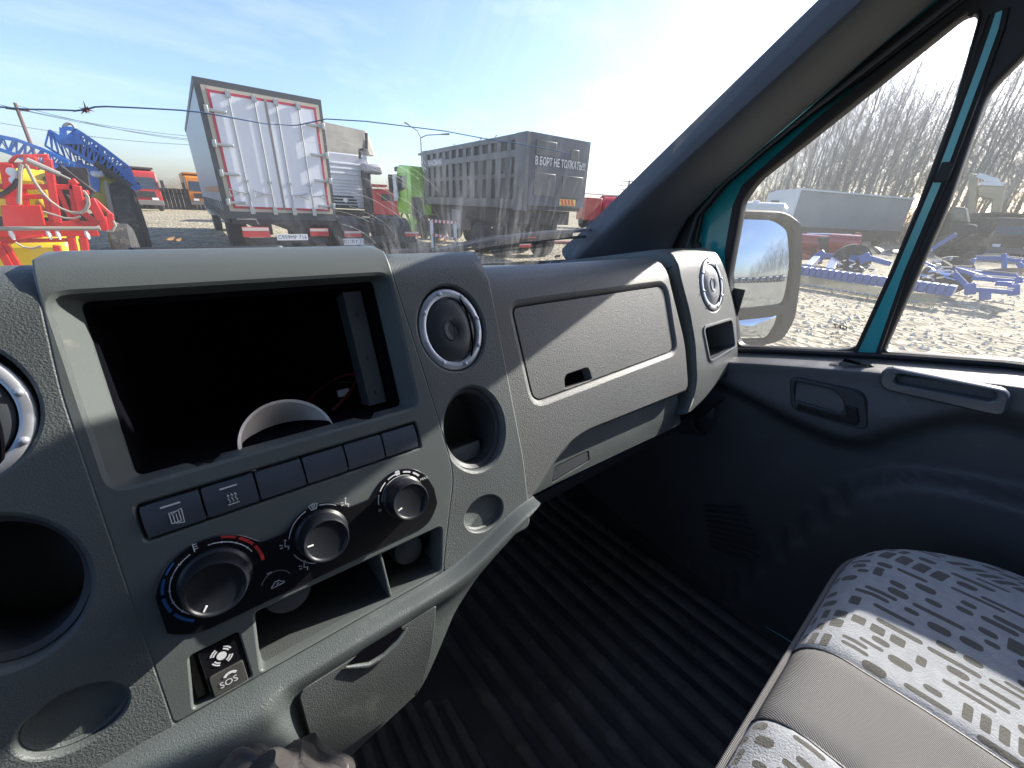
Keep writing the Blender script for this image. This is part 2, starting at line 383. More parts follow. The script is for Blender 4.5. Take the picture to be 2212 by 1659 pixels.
arc(pr, k3[0]-.0275, k3[1]-.004, .0012, 0, 360, .0003, n=10)
pr.join(text_mb('MAX', .0045).xf(lambda p: (p.x+k3[0]+.0275, p.y+k3[1]+.011, .0023)))
flush('fan_marks')
for a, b_ in (((-.005, -.001), (-.003, .0005)), ((-.003, .0005), (-.0015, .0025)), ((-.0015, .0025), (.002, .0025)), ((.002, .0025), (.0035, .0005)), ((.0035, .0005), (.0055, 0)), ((.0055, 0), (.0055, -.0015)), ((.0055, -.0015), (-.005, -.002)), ((-.005, -.002), (-.005, -.001)), ((-.001, 0), (.0015, 0)), ((.0015, 0), (.0005, .001))):
    pr.bar((-.008+a[0], -.184+a[1], .0022), (-.008+b_[0], -.184+b_[1], .0022), .0006, .0003)
arc(pr, -.008, -.184, .0122, 20, 160, .00015); pr.b2((-.0135, -.1715, .002), (-.0095, -.1708, .0024))
flush('recirculation_icon')
part('blue_scale', arc(arc(arc(arc(MB(), *k1, .0345, 232, 205, .0012), *k1, .0345, 200, 178, .0012), *k1, .0345, 173, 152, .001), *k1, .0345, 147, 130, .0008).xf(lambda p: Sx(*p)), M_iconblue, cp)
part('red_scale', arc(arc(arc(MB(), *k1, .0345, -2, 24, .0013), *k1, .0345, 28, 50, .0012), *k1, .0345, 54, 72, .001).xf(lambda p: Sx(*p)), M_iconred, cp)
for (cu, cv, rp, ra, r), mk in zip(KN, (232, 176, 196)):
    kb = part('rotary_knob', MB().lathe([(r+.004, .001), (r+.0035, .004), (r+.001, .006), (r+.0008, .019), (r, .0235), (r-.0012, .0255), (r-.0022, .0252), (r-.003, .0238), (r-.004, .0232), (0, .0232)], Sx(cu, cv, 0), NS, 44), M_knob, dash)
    a = radians(mk); c = V((cu+(r-.0065)*cos(a), cv+(r-.0065)*sin(a), .0236))
    e = V((cos(a), sin(a), 0))*.0026
    part('pointer_mark', MB().bar(c-e, c+e, .0015, .0008).xf(lambda p: Sx(*p)), mat('pointer_white', (.85, .85, .82), .5), kb, bevel=.0003)
# ---- shelf interior and sockets
sh_ = MB().add([Sx(*p) for p in [(-.045, -.2570, -.006), (.160, -.2570, -.006), (.160, -.240, -.14), (-.045, -.240, -.14)]], [(0, 1, 2, 3)])
sh_.add([Sx(*p) for p in [(-.045, -.200, -.02), (.165, -.200, -.02), (.165, -.195, -.14), (-.045, -.195, -.14)]], [(0, 1, 2, 3)])
sh_.add([Sx(*p) for p in [(-.042, -.26, -.02), (-.042, -.19, -.02), (-.042, -.19, -.14), (-.042, -.26, -.14)]], [(0, 1, 2, 3)])
sh_.add([Sx(*p) for p in [(.163, -.26, -.02), (.163, -.19, -.02), (.163, -.19, -.14), (.163, -.26, -.14)]], [(0, 1, 2, 3)])
sh_.add([Sx(*p) for p in [(-.045, -.26, -.14), (.165, -.26, -.14), (.165, -.19, -.14), (-.045, -.19, -.14)]], [(0, 1, 2, 3)])
st = part('storage_shelf', sh_, M_drawer, dash)
part('divider', MB().b2((.0845, -.2565, -.13), (.0875, -.2, -.004)).xf(lambda p: Sx(*p)), M_lower, st, bevel=.001)
part('socket_cap', MB().lathe([(.019, -.1), (.019, -.03), (.0165, -.024), (.006, -.022), (0, -.022)], Sx(.122, -.226, 0), NS, 30), M_vent, st)
part('socket_cap', MB().lathe([(.021, -.1), (.021, -.012), (.019, -.008), (0, -.007)], Sx(-.002, -.204, -.006), NS, 30), M_dark, st)
# ---- emergency call unit
sp = part('emergency_call_unit', MB().join(panel(rpoly([(-.073, -.2575), (-.0455, -.2575), (-.0455, -.2135), (-.073, -.2135)], .002), [], lambda u, v, dw: Sx(u, v, -.0015+dw), edge=[(.0006, -.0006), (.0006, -.010)])), M_black, dash)
part('blank_slot', MB().b2((-.083, -.253, -.011), (-.0765, -.214, -.006)).xf(lambda p: Sx(*p)), mat('slot_brown', (.05, .045, .035), .5), sp, bevel=.001)
ic = MB(); c = (-.0595, -.2245)
for a0 in (45, 135, 225, 315):
    for r in (.0058, .0077): arc(ic, *c, r, a0-24, a0+24, .0006, -.0008, 6)
arc(ic, *c, .0018, 0, 360, .0018, -.0008, 14)
part('speaker_icon', ic.xf(lambda p: Sx(*p)), M_icon, sp)
kb = part('call_button', panel(rr(-.071, -.2555, -.0475, -.2375, .0015), [], lambda u, v, dw: Sx(u, v, .0003+dw), edge=[(.0004, -.0003), (.0004, -.002)]), mat('clear_button_cover', (.07, .07, .065), .12, coat=1), sp)
t = MB(); arc(t, -.0575, -.2465, .0052, 35, 145, .0011, .0009, 8); t.join(text_mb('SOS', .0075).xf(lambda p: (p.x-.0598, p.y-.2488, .0009)))
part('sos_lettering', t.xf(lambda p: Sx(*p)), M_icon, kb)
# ---- columns left and right of the fascia
def column(name, outer, cu, label=None, sgn=1, lit=False):
    sf = surf(0, .080, .042, 84)
    vent = hole(ell(cu, .021, .0445, .052, 48), .003, .020)
    cup = hole(ell(cu+.002*sgn, -.107, .0425, .053, 48), .004, .075)
    cap = hole(ell(cu-.010*sgn, -.2155, .0285, .0215, 32), .002, .010)
    c = part(name, panel(outer, [vent, cup, cap], sf, edge=[(.0, 0), (.002, -.001), (.004, -.006), (.004, -.05)]), M_grain, dash, sharp=50)
    part('cup_holder_liner', MB().grid([[Sx(cu+.002*sgn+p[0], -.107+p[1], dw) for p in ell(0, 0, a, b_, 40)] for a, b_, dw in ((.0415, .052, -.010), (.0375, .047, -.013), (.036, .0455, -.02), (.034, .043, -.07))], True), M_dark, c)
    if sgn > 0: part('cup_floor', MB().add([Sx(*p) for p in [(cu-.045, -.140, -.030), (cu+.02, -.140, -.030), (cu+.02, -.150, -.07), (cu-.045, -.150, -.07)]], [(0, 1, 2, 3)]).b2((cu+.0, -.15, -.032), (cu+.018, -.135, -.028)) if False else MB().join(MB().b2((cu-.036, -.152, -.065), (cu+.020, -.130, -.028)).xf(lambda p: Sx(*p))), M_lower, c, bevel=.002)
    part('round_cap', MB().lathe([(.0285, -.010), (.028, -.004), (.025, -.006), (0, -.0055)], Sx(cu-.010*sgn, -.2155, -.003), NS, 32, 1, .74, xa=(1, 0, 0)), M_lower, c)
def ringvent(cu, cv, w, ru, rv, mring, mbarrel, nb=8, parent=dash):
    k = rv/ru
    v = part('air_vent', MB().lathe([(ru, -.004), (ru*.995, .0005), (ru*.96, .0022), (ru*.86, .0030), (ru*.80, .0020), (ru*.785, -.002), (ru*.785, -.012)], Sx(cu, cv, w), NS, 56, 1, k, xa=(1, 0, 0)), mring, parent)
    rows = []
    d = part('vent_barrel', MB().lathe([(ru*.775, -.008), (ru*.76, .000), (ru*.55, .0045), (ru*.2, .0055), (ru*.13, .004), (0, .0022)], Sx(cu, cv, w), NS, 48, 1, k, xa=(1, 0, 0)), mbarrel, v)
    g = MB()
    pts = [Sx(cu+ru*(.28+.30*cos(a)), cv+rv*.86*sin(a), w+.0046-.004*abs(sin(a))**2) for a in [radians(-62+124*j/18) for j in range(19)]]
    part('shutter_gap', g.tube(pts, .0013, 5), M_void, v)
    part('thumb_dimple', MB().lathe([(ru*.21, .0050), (ru*.19, .0066), (ru*.16, .0064), (ru*.10, .0030), (0, .002)], Sx(cu-.10*ru, cv, w), NS, 26, 1, 1.55, xa=(1, 0, 0)), mbarrel, v)
    for j in range(nb):
        a = radians(12+360/nb*j); part('rivet', MB().lathe([(.0030, .002), (.0027, .0038), (.0015, .0048), (0, .005)], Sx(cu+ru*.895*cos(a), cv+rv*.895*sin(a), w), NS, 10), mring, v)
RC = rpoly([(.1515, -.262), (.282, -.262), (.292, -.172), (.292, .42), (.1685, .42)]+[(p[0]+.0006, p[1]) for p in FR[1:]], [.003, .01, .02, .03, .01, .01, .02, .02, .01, .003], ns=12)
column('passenger_side_column', RC, .2275)
ringvent(.2270, .0200, -.004, .0425, .0500, M_silver, M_vent)
LC = rpoly([(-.30, -.262), (-.1005, -.262), (-.1005, .02), (-.0945, .10), (-.0945, .42), (-.30, .42)], [.003, .003, .02, .02, .01, .01], ns=12)
column('driver_side_column', LC, -.1560, sgn=-1)
ringvent(-.1560, .0160, -.004, .0425, .0500, M_silver, M_vent)
# ---- glovebox panel, recessed
GW = -.045; KG = .442/.465       # worked out on a plane 45 mm back, then brought forward along the same lines of sight to lie flush with the end column
go = rpoly([(.296, -.262), (.330, -.245), (.40, -.200), (.455, -.183), (.802, -.190), (.812, -.09), (.782, .06), (.782, .44), (.286, .44)], [.002, .02, .03, .03, .02, .03, .03, .01, .01], ns=20)
lidL = rpoly([(.369, -.1075), (.771, -.0965), (.766, .0415), (.361, .0395)], [.018, .020, .024, .012], ns=16)
gh = ([(offs(lidL, .012), 0), (offs(lidL, .009), -.001), (offs(lidL, .006), -.003), (offs(lidL, .0035), -.0045), (offs(lidL, .0015), -.0085), (offs(lidL, .0012), -.03)], True)
gs0 = surf(GW, .055, .058, 80)
def gs(u, v, dw=0): return gs0(u, v, dw)*KG
gp = part('glovebox_panel', panel(go, [gh], gs, g=.016, edge=[(.0, 0), (.004, -.002), (.007, -.008), (.008, -.02), (-.02, -.05)]), M_glove, dash, sharp=50)
nl = rpoly([(.436, -.112), (.510, -.110), (.506, -.0815), (.440, -.0835)], [.001, .001, .010, .010], ns=5)
lid = []
for p in lidL: lid.append(p)
ld = part('glovebox_lid', panel(lidL, [hole(rpoly([(.4385, -.1045), (.5065, -.1030), (.503, -.0795), (.442, -.0815)], [.003, .003, .010, .010], ns=5), .0012, .020)], lambda u, v, dw: Sx(u, v, GW-.0045+dw)*KG, g=.016, edge=[(-.0004, -.0006), (0, -.003), (0, -.012)]), M_glove, gp)
part('finger_slot', panel(rpoly([(.4387, -.1043), (.5063, -.1028), (.5028, -.0797), (.4422, -.0817)], [.003, .003, .010, .010]), [], lambda u, v, dw: Sx(u, v, GW-.023+dw)*KG, edge=[(0, -.003)]), M_void, ld)
# lower strip under the glovebox
lp = rpoly([(.315, -.262), (.40, -.262), (.60, -.268), (.80, -.275), (.80, -.17), (.40, -.165), (.33, -.21)], .006, ns=10)
lo_ = part('lower_dash_strip', panel(lp, [hole(rpoly([(.392, -.258), (.488, -.2515), (.490, -.2330), (.404, -.2330)], .004), .001, .004)], lambda u, v, dw: Sx(u, v, GW-.026-.10*max(0, (-.245-v))+dw)*KG, edge=[(.003, -.004), (.004, -.05)]), M_lower, dash)
part('fuse_cover', panel(rpoly([(.394, -.2555), (.486, -.250), (.4875, -.2345), (.405, -.2345)], .003), [], lambda u, v, dw: Sx(u, v, GW-.027+dw)*KG, edge=[(.0005, -.001)]), M_dark, lo_)
und = MB().grid([[Sx(u, -.26, -.06), Sx(u, -.30, -.10), Sx(u, -.30, -.20), Sx(u, -.26, -.40)] for u in (.28, .5, .8, 1.0)])
part('underside', und, M_dark, dash)
# ---- end column by the door
EL = [(.786, .44), (.786, .06), (.806, -.02), (.812, -.09), (.800, -.172), (.770, -.215), (.742, -.232)]
eo = rpoly(EL+[(.82, -.215), (.872, -.197), (.955, -.172), (.998, -.160), (1.006, -.10), (1.012, -.05), (.986, .055), (.966, .085), (.966, .44)], [.01]+[.02]*6+[.02]*4+[.02]*2+[.02, .02, .01], ns=10)
pk = rpoly([(.862, -.140), (.988, -.128), (.987, -.062), (.852, -.064)], [.010, .010, .012, .012], ns=8)
es = surf(-.020, .072, .05, 80)
ec = part('end_column', panel(eo, [hole(ell(.912, .026, .052, .060, 48), .003, .010), hole(pk, .003, .07)], es, g=.014, edge=[(.0, 0), (.003, -.002), (.006, -.010), (.006, -.07)]), M_grain, dash, sharp=50)
part('pocket_frame', MB().grid([[Sx(p[0], p[1], -.020+dw) for p in offs(pk, o)] for o, dw in ((.005, 0), (.0045, .002), (.001, .0028), (-.001, .002), (-.0015, -.01))], True), mat('pocket_rim', (.11, .12, .125), .3), ec)
ringvent(.9120, .0270, -.020, .0500, .0580, M_silver, mat('sunlit_vent_barrel', (.22, .23, .25), .5))  # barrel coloured paler than the other vents to paint in sunlight
# hanging bracket under the dash end
br = MB(); ou = []; 
for j in range(13):
    a = pi+pi*j/12; ou.append((.915+.058*cos(a), -.275+.062*sin(a)))
br.grid([[Sx(p[0]+(0.915-p[0])*t, p[1]+(-.275-p[1])*t, w_) for p in ou] for t, w_ in ((0, -.08), (.06, -.078), (.1, -.085), (.3, -.12), (.6, -.13), (.9, -.13))])
br.grid([[Sx(p[0], p[1], w_) for p in ou] for w_ in (-.08, -.13)])
part('under_dash_bracket', br, M_dark, dash)
# ---- lower console with drawer
def vb(u):
    T = [(-.40, -.60), (-.06, -.60), (-.02, -.405), (.09, -.385), (.105, -.372), (.152, -.319), (.215, -.268), (.283, -.236), (.30, -.232)]
    for (a, va), (b_, vb_) in zip(T, T[1:]):
        if a <= u <= b_: return va+(vb_-va)*(u-a)/(b_-a)
    return -.24
def ss(a, b_, x): t = max(0, min(1, (x-a)/(b_-a))); return t*t*(3-2*t)
def ctop(u): return -.2595+.034*ss(.14, .30, u)
def cw(u, v):
    d = ctop(u)-v
    rid = .018*ss(0, .010, d)-.010*ss(.012, .040, d)*ss(-.10, .0, u)
    tun = (.012*ss(.02, .10, -.262-v)+.16*ss(.06, .30, -.262-v))*ss(-.030, -.060, u)+.012*ss(-.022, -.040, u)*ss(.0, .03, d)
    return rid+tun-.006*ss(.02,.06,d)*ss(-.03, .0, u)-.02*ss(.10, .22, u)*ss(.01, .08, d)-.012*ss(-.30,-.40,v)*ss(-.03,.0,u)
con = MB(); rows = []
NU = 90
for i in range(NU+1):
    u = -.40+.698*i/NU; v1 = vb(u); v0 = ctop(u); r = [Sx(u, v0, -.03), Sx(u, v0, -.004)]
    n = 44
    for j in range(n+1):
        v = v0+(v1-v0)*j/n; r.append(Sx(u, v, cw(u, v)))
    r += [Sx(u-.004, v1-.008, cw(u, v1)-.012), Sx(u-.006, v1-.006, cw(u, v1)-.10), Sx(u-.006, v1+.0, -.30)]
    rows.append(r)
con.grid(rows)
cs = part('lower_console', con, M_lower, dash, sharp=60)
dr = rpoly([(-.0155, -.375), (.082, -.377), (.103, -.352), (.126, -.283), (-.0145, -.2855)], [.006, .022, .03, .003, .007], ns=12)
def dpos(u, v, dw): return Sx(u, v, .0145-.012*ss(-.30, -.40, v)+dw)
dh = []
for p in dr: dh.append(p)
drw = part('drawer_front', panel(dr, [hole(rpoly([(.030, -.2895), (.042, -.2975), (.064, -.2975), (.086, -.2875), (.082, -.2855), (.034, -.2875)], .0015, ns=3), .0015, .02)], dpos, g=.010, edge=[(.0004, -.0004), (.0012, -.0015), (.0014, -.02)]), M_drawer, cs)
gap = [Sx(p[0], p[1], cw(0, p[1])+.0016) for p in offs(dr, .0022)]
lipA = [(.026, -.2868), (.034, -.2915), (.046, -.2985), (.062, -.2990), (.078, -.2935), (.090, -.2855)]
part('pull_lip', MB().tube([dpos(p[0], p[1], .0022) for p in lipA], [.0012, .002, .0026, .0026, .0024, .0012], 8), M_lower, drw)
part('pull_recess', panel(rpoly([(.028, -.2862), (.040, -.2960), (.062, -.2965), (.086, -.2862), (.084, -.2780), (.050, -.2790)], .003, ns=4), [], lambda u, v, dw: Sx(u, v, .0155+dw)), M_void, drw)
# gear lever boot on the tunnel, in the lower left corner of the view
gb = MB(); rows = []
gc = Sx(*Sp(455, 1712, .11), .11)+V((0, 0, -.115))
for i in range(9):
    t = i/8; rows.append([gc+V((cos(a)*(.075-.040*t)*(1+.09*sin(9*a+3*t)), sin(a)*(.075-.040*t)*(1+.09*sin(9*a+2)), .075*t+.010*sin(14*t+2*a)+.004*sin(5*a))) for a in [2*pi*k/48 for k in range(48)]])
gb.grid(rows, True); gb.add(rows[-1], [tuple(range(48))])
gbt = part('gear_lever_boot', gb, mat('boot_leather', (.05, .047, .046), .45, bump=(300, .0008)), cs, subsurf=1)
def wy(x, z): return .765-(z+.115)*1.0577+.16*(.7056-min(1, x*x))      # the curved windscreen
# ---- dash top slab towards the windscreen
tp_ = MB(); rows = []
for i in range(25):
    u = .30+.70*i/24; rows.append([V((u, .44, -.125)), V((u, .50, -.118)), V((u, .62, -.125)), V((u, wy(u, -.14)-.004, -.140))])
part('dash_top', MB().grid(rows), M_grain, dash); part('dash_top', MB().grid([[V((-1.3+p.x, p.y, p.z)) for p in r] for r in rows]), M_grain, dash)
part('left_dash_face', MB().add([V((-1.0, .39, -.40)), V((-.30, .39, -.40)), V((-.30, .44, -.125)), V((-1.0, .44, -.125))], [(0, 1, 2, 3)]), M_grain, dash)
tsf = surf(0, .096, .034, 77); part('dash_tray_mat', panel(rr(-.045, .165, .075, .235, .006), [], lambda u, v, dw: tsf(u, v, .003+dw), edge=[(.001, -.001), (.002, -.006)]), M_dark, dash)
# dead leaves under the glass
for i, (x, y) in enumerate([(368, 515), (385, 518)]):
    pass
# ================================================================ mug
mug = thing('mug', 'pale ceramic mug lying tilted inside the empty radio opening', 'mug', Sx(.035, -.058, -.10))
mo = Sx(.030, -.084, -.072); axm = (US*.30+(-mo).normalized()*1.0+V((.12, 0, 0))).normalized()
part('cup_body', MB().lathe([(.026, -.03), (.030, -.025), (.0365, .010), (.0405, .040), (.0425, .058), (.0418, .0605), (.0395, .059), (.0375, .050), (.034, .036), (.028, .024), (.018, .017), (0, .015)], mo, axm, 48), M_ceramic, mug)
hx = axm.orthogonal().normalized(); hx = (V((-1, 0, 0))-axm*axm.dot(V((-1, 0, 0)))).normalized()*-1
part('handle', MB().tube([mo+hx*(.034+.028*sin(pi*j/10))+axm*(-.005+.045*j/10) for j in range(11)], .005, 8), M_ceramic, mug)
# ================================================================ floor
flo = thing('floor_mat', 'black ribbed rubber mat covering the whole cab floor', 'floor mat', (.4, .3, -1.0))
ZF = -1.0
ff = MB(); rows = []
def fz(x, y):
    return ZF+.55*ss(.75, 1.15, y)+.20*ss(.07, -.08, x)*1.0+.0
for i in range(71):
    x = -.9+2.0*i/70; rows.append([V((x, y, fz(x, y))) for y in [-1.0+2.15*j/50 for j in range(51)]])
ff.grid(rows); mt = part('mat_sheet', ff, M_floor, flo)
def rib(p0, p1, n=14, wd=.010, h=.009):
    a = V(p0); b_ = V(p1); L = []; sd = (b_-a).normalized(); sd = V((-sd.y, sd.x))*wd/2; rws = []
    for k in range(n+1):
        c = a.lerp(b_, k/n); z = fz(c.x, c.y)
        rws.append([V((c.x+sd.x*s, c.y+sd.y*s, z+hh)) for s, hh in ((1.5, -.002), (1, h*.8), (.6, h), (-.6, h), (-1, h*.8), (-1.5, -.002))])
    return MB().grid(rws)
rb = MB()
for k in range(13):
    x0 = .245+.052*k; rb.join(rib((x0+.02, .90), (x0+.09, -.30), 20, .024, .010))
for k in range(9):
    x0 = -.02+.0335*k
    if x0 < .22: rb.join(rib((x0, .50-.02*abs(k-4)), (x0+.008, -.20), 16, .017, .009))
part('ribs', rb, mat('worn_rib_rubber', (.095, .094, .092), .55, spec=.4, bump=(160, .001), var=(9, .3), dust=(20, .52, (.26, .24, .20), .6)), mt)
# ================================================================ seat
seat = thing('passenger_seat', 'passenger seat cushion in pale patterned fabric with a plain grey stripe', 'seat', (.6, -.25, -1.0))
def cloth(name, c0, c1):
    m = mat(name, c0, .9, spec=.15, bump=(520, .0008)); nt = m.node_tree; L = nt.links; b = nt.nodes['Principled BSDF']; b.inputs['Sheen Weight'].default_value = .2
    tc = _n(nt, 'ShaderNodeTexCoord'); ns = _n(nt, 'ShaderNodeTexNoise'); ns.inputs['Scale'].default_value = 90; ns.inputs['Detail'].default_value = 7; L.new(tc.outputs['Object'], ns.inputs[0])
    r1 = _n(nt, 'ShaderNodeMix', data_type='RGBA'); r1.inputs[6].default_value = (*c0, 1); r1.inputs[7].default_value = (*c1, 1); L.new(ns.outputs[0], r1.inputs[0]); L.new(r1.outputs[2], b.inputs['Base Color']); return m
def twill_mat():
    m = mat('seat_twill', (.20, .198, .20), .85, spec=.2); nt = m.node_tree; L = nt.links; b = nt.nodes['Principled BSDF']
    tc = _n(nt, 'ShaderNodeTexCoord'); wv = _n(nt, 'ShaderNodeTexWave'); wv.inputs['Scale'].default_value = 190; wv.inputs['Distortion'].default_value = .6; mp = _n(nt, 'ShaderNodeMapping'); mp.inputs['Rotation'].default_value = (0, 0, radians(35))
    L.new(tc.outputs['Object'], mp.inputs[0]); L.new(mp.outputs[0], wv.inputs[0]); mx = _n(nt, 'ShaderNodeMix', data_type='RGBA'); mx.inputs[6].default_value = (.12, .118, .12, 1); mx.inputs[7].default_value = (.27, .262, .255, 1)
    L.new(wv.outputs['Fac'], mx.inputs[0]); L.new(mx.outputs[2], b.inputs['Base Color']); bp = _n(nt, 'ShaderNodeBump'); bp.inputs['Distance'].default_value = .0008; L.new(wv.outputs['Fac'], bp.inputs['Height']); L.new(bp.outputs[0], b.inputs['Normal']); return m
M_seat = cloth('pale_seat_cloth', (.24, .255, .275), (.42, .43, .45)); M_dash = cloth('dark_seat_motif', (.070, .068, .062), (.125, .12, .105)); M_twill = twill_mat()
SE = [(.10, .300), (.300, .408), (.408, .540), (.540, 1.04)]       # panels across the cushion
def seat_pt(x, t):
    """t in 0..1 runs from under the front edge over the top to the back"""
    # plan outline: front edge y at x, rounded outer corner
    yf = .004-.24*ss(.70, 1.06, x)**2.0-.02*ss(.2, .0, x); crown = .018*(1-((x-.6)/.4)**2) if abs(x-.6) < .4 else 0
    crown += .018*ss(.6, .85, x)
    zt = -.520+crown-.09*ss(.88, 1.05, x)**2
    k = .85
    if t < .28: return k*V((x, yf-.03*(1-t/.28), zt-.055-.17*(1-t/.28)))
    if t < .5:
        a = (t-.28)/.22*pi/2; return k*V((x, yf-.055*(1-cos(a)), zt-.055*(1-sin(a))))
    s_ = (t-.5)/.5; return k*V((x, yf-.055-s_*.56, zt+.004*sin(s_*9)+.03*s_))
def s2t(s):
    if s < .17: return .28*s/.17
    if s < .256: return .28+.22*(s-.17)/.086
    return .5+.5*min(1, (s-.256)/.56)
SMAX = .816; srnd = random.Random(17)
def motifs(x0, x1):
    boxes = []; out = []
    for _ in range(14000):
        k = srnd.random(); x = srnd.uniform(x0, x1); y = srnd.uniform(.0, SMAX); sh = []
        if k < .36:
            n = srnd.choice((1, 1, 2, 3)); l = srnd.uniform(.030, .062); w_ = srnd.uniform(.0055, .0095)
            for i in range(n): o = srnd.uniform(-.012, .012); sh.append((x+i*(w_+.0045), y+o, w_, l*srnd.uniform(.8, 1), w_*.5))
        elif k < .72:
            n = srnd.choice((1, 2, 3, 4)); l = srnd.uniform(.015, .028); w_ = srnd.uniform(.008, .015)
            for i in range(n): sh.append((x, y+i*(w_+.0055), l, w_, .003))
        else:
            l = srnd.uniform(.014, .024); sh.append((x, y, l*.62, l, l*.31))
        bb = (min(q[0]-q[2]/2 for q in sh)-.0020, min(q[1]-q[3]/2 for q in sh)-.0020, max(q[0]+q[2]/2 for q in sh)+.0020, max(q[1]+q[3]/2 for q in sh)+.0020)
        if bb[0] < x0+.002 or bb[2] > x1-.002 or bb[1] < .004 or bb[3] > SMAX-.004: continue
        if any(bb[0] < c[2] and bb[2] > c[0] and bb[1] < c[3] and bb[3] > c[1] for c in boxes): continue
        boxes.append(bb)
        for q in sh: out.append(rr(q[0]-q[2]/2, q[1]-q[3]/2, q[0]+q[2]/2, q[1]+q[3]/2, q[4]*.98, ns=2, na=3))
        if len(out) > 800: break
    return out
for i, (a, b_) in enumerate(SE):
    def pos(x, s_, dw=0, a=a, b_=b_):
        e = min(x-a, b_-x); return seat_pt(x, s2t(s_))+V((0, 0, -.003*math.exp(-(e/.006)**2)+dw))
    if i in (0, 2):
        nx = max(4, int((b_-a)/.012))
        part('twill_stripe', MB().grid([[pos(a+(b_-a)*k/nx, SMAX*j/80) for j in range(81)] for k in range(nx+1)]), M_twill, seat, sharp=80)
        continue
    MO = motifs(a, b_); g = .012; outer = rr(a, 0, b_, SMAX, .0005, ns=60, na=1); pts = [V(p) for p in outer]; ed = [(k, (k+1) % len(outer)) for k in range(len(outer))]; cell = {}
    for L in MO:
        n = len(pts); pts += [V(p) for p in L]; ed += [(n+k, n+(k+1) % len(L)) for k in range(len(L))]
    for p in pts: cell.setdefault((int(p.x//g), int(p.y//g)), []).append(p)
    base = []
    for ix in range(int((b_-a)/g)):
        for iy in range(int(SMAX/g)):
            q = V((a+g*(ix+.5), g*(iy+.5))); c = (int(q.x//g), int(q.y//g))
            if all((q-r).length > g*.3 for u in (-1, 0, 1) for v in (-1, 0, 1) for r in cell.get((c[0]+u, c[1]+v), ())): base.append(q)
    ov, oe, of, *_ = delaunay_2d_cdt(pts+base, ed, [], 0, 1e-7)
    MBX = [(min(p[0] for p in L), min(p[1] for p in L), max(p[0] for p in L), max(p[1] for p in L), L) for L in MO]
    m = MB(); m.v = [pos(min(max(p[0], a), b_), min(max(p[1], 0), SMAX)) for p in ov]
    for f in of:
        c = (sum(ov[k][0] for k in f)/len(f), sum(ov[k][1] for k in f)/len(f))
        m.f.append(list(f)); m.m.append(1 if any(q[0] <= c[0] <= q[2] and q[1] <= c[1] <= q[3] and pip(c, q[4]) for q in MBX) else 0)
    part('patterned_panel', m, [M_seat, M_dash], seat, sharp=80)
for x in (.300, .408, .540):
    part('seam', MB().tube([seat_pt(x, t)+V((0, 0, -.0035)) for t in [.15+j*.85/60 for j in range(61)]], .0016, 5), M_rubber, seat)
part('piping', MB().tube([seat_pt(x, .285)+V((0, .002, .0)) for x in [.10+.94*j/50 for j in range(51)]], .0035, 8), M_twill, seat)
part('seat_base', MB().b2((.14, -.50, -.98), (.80, -.09, -.62)), M_dark, seat, bevel=.01)
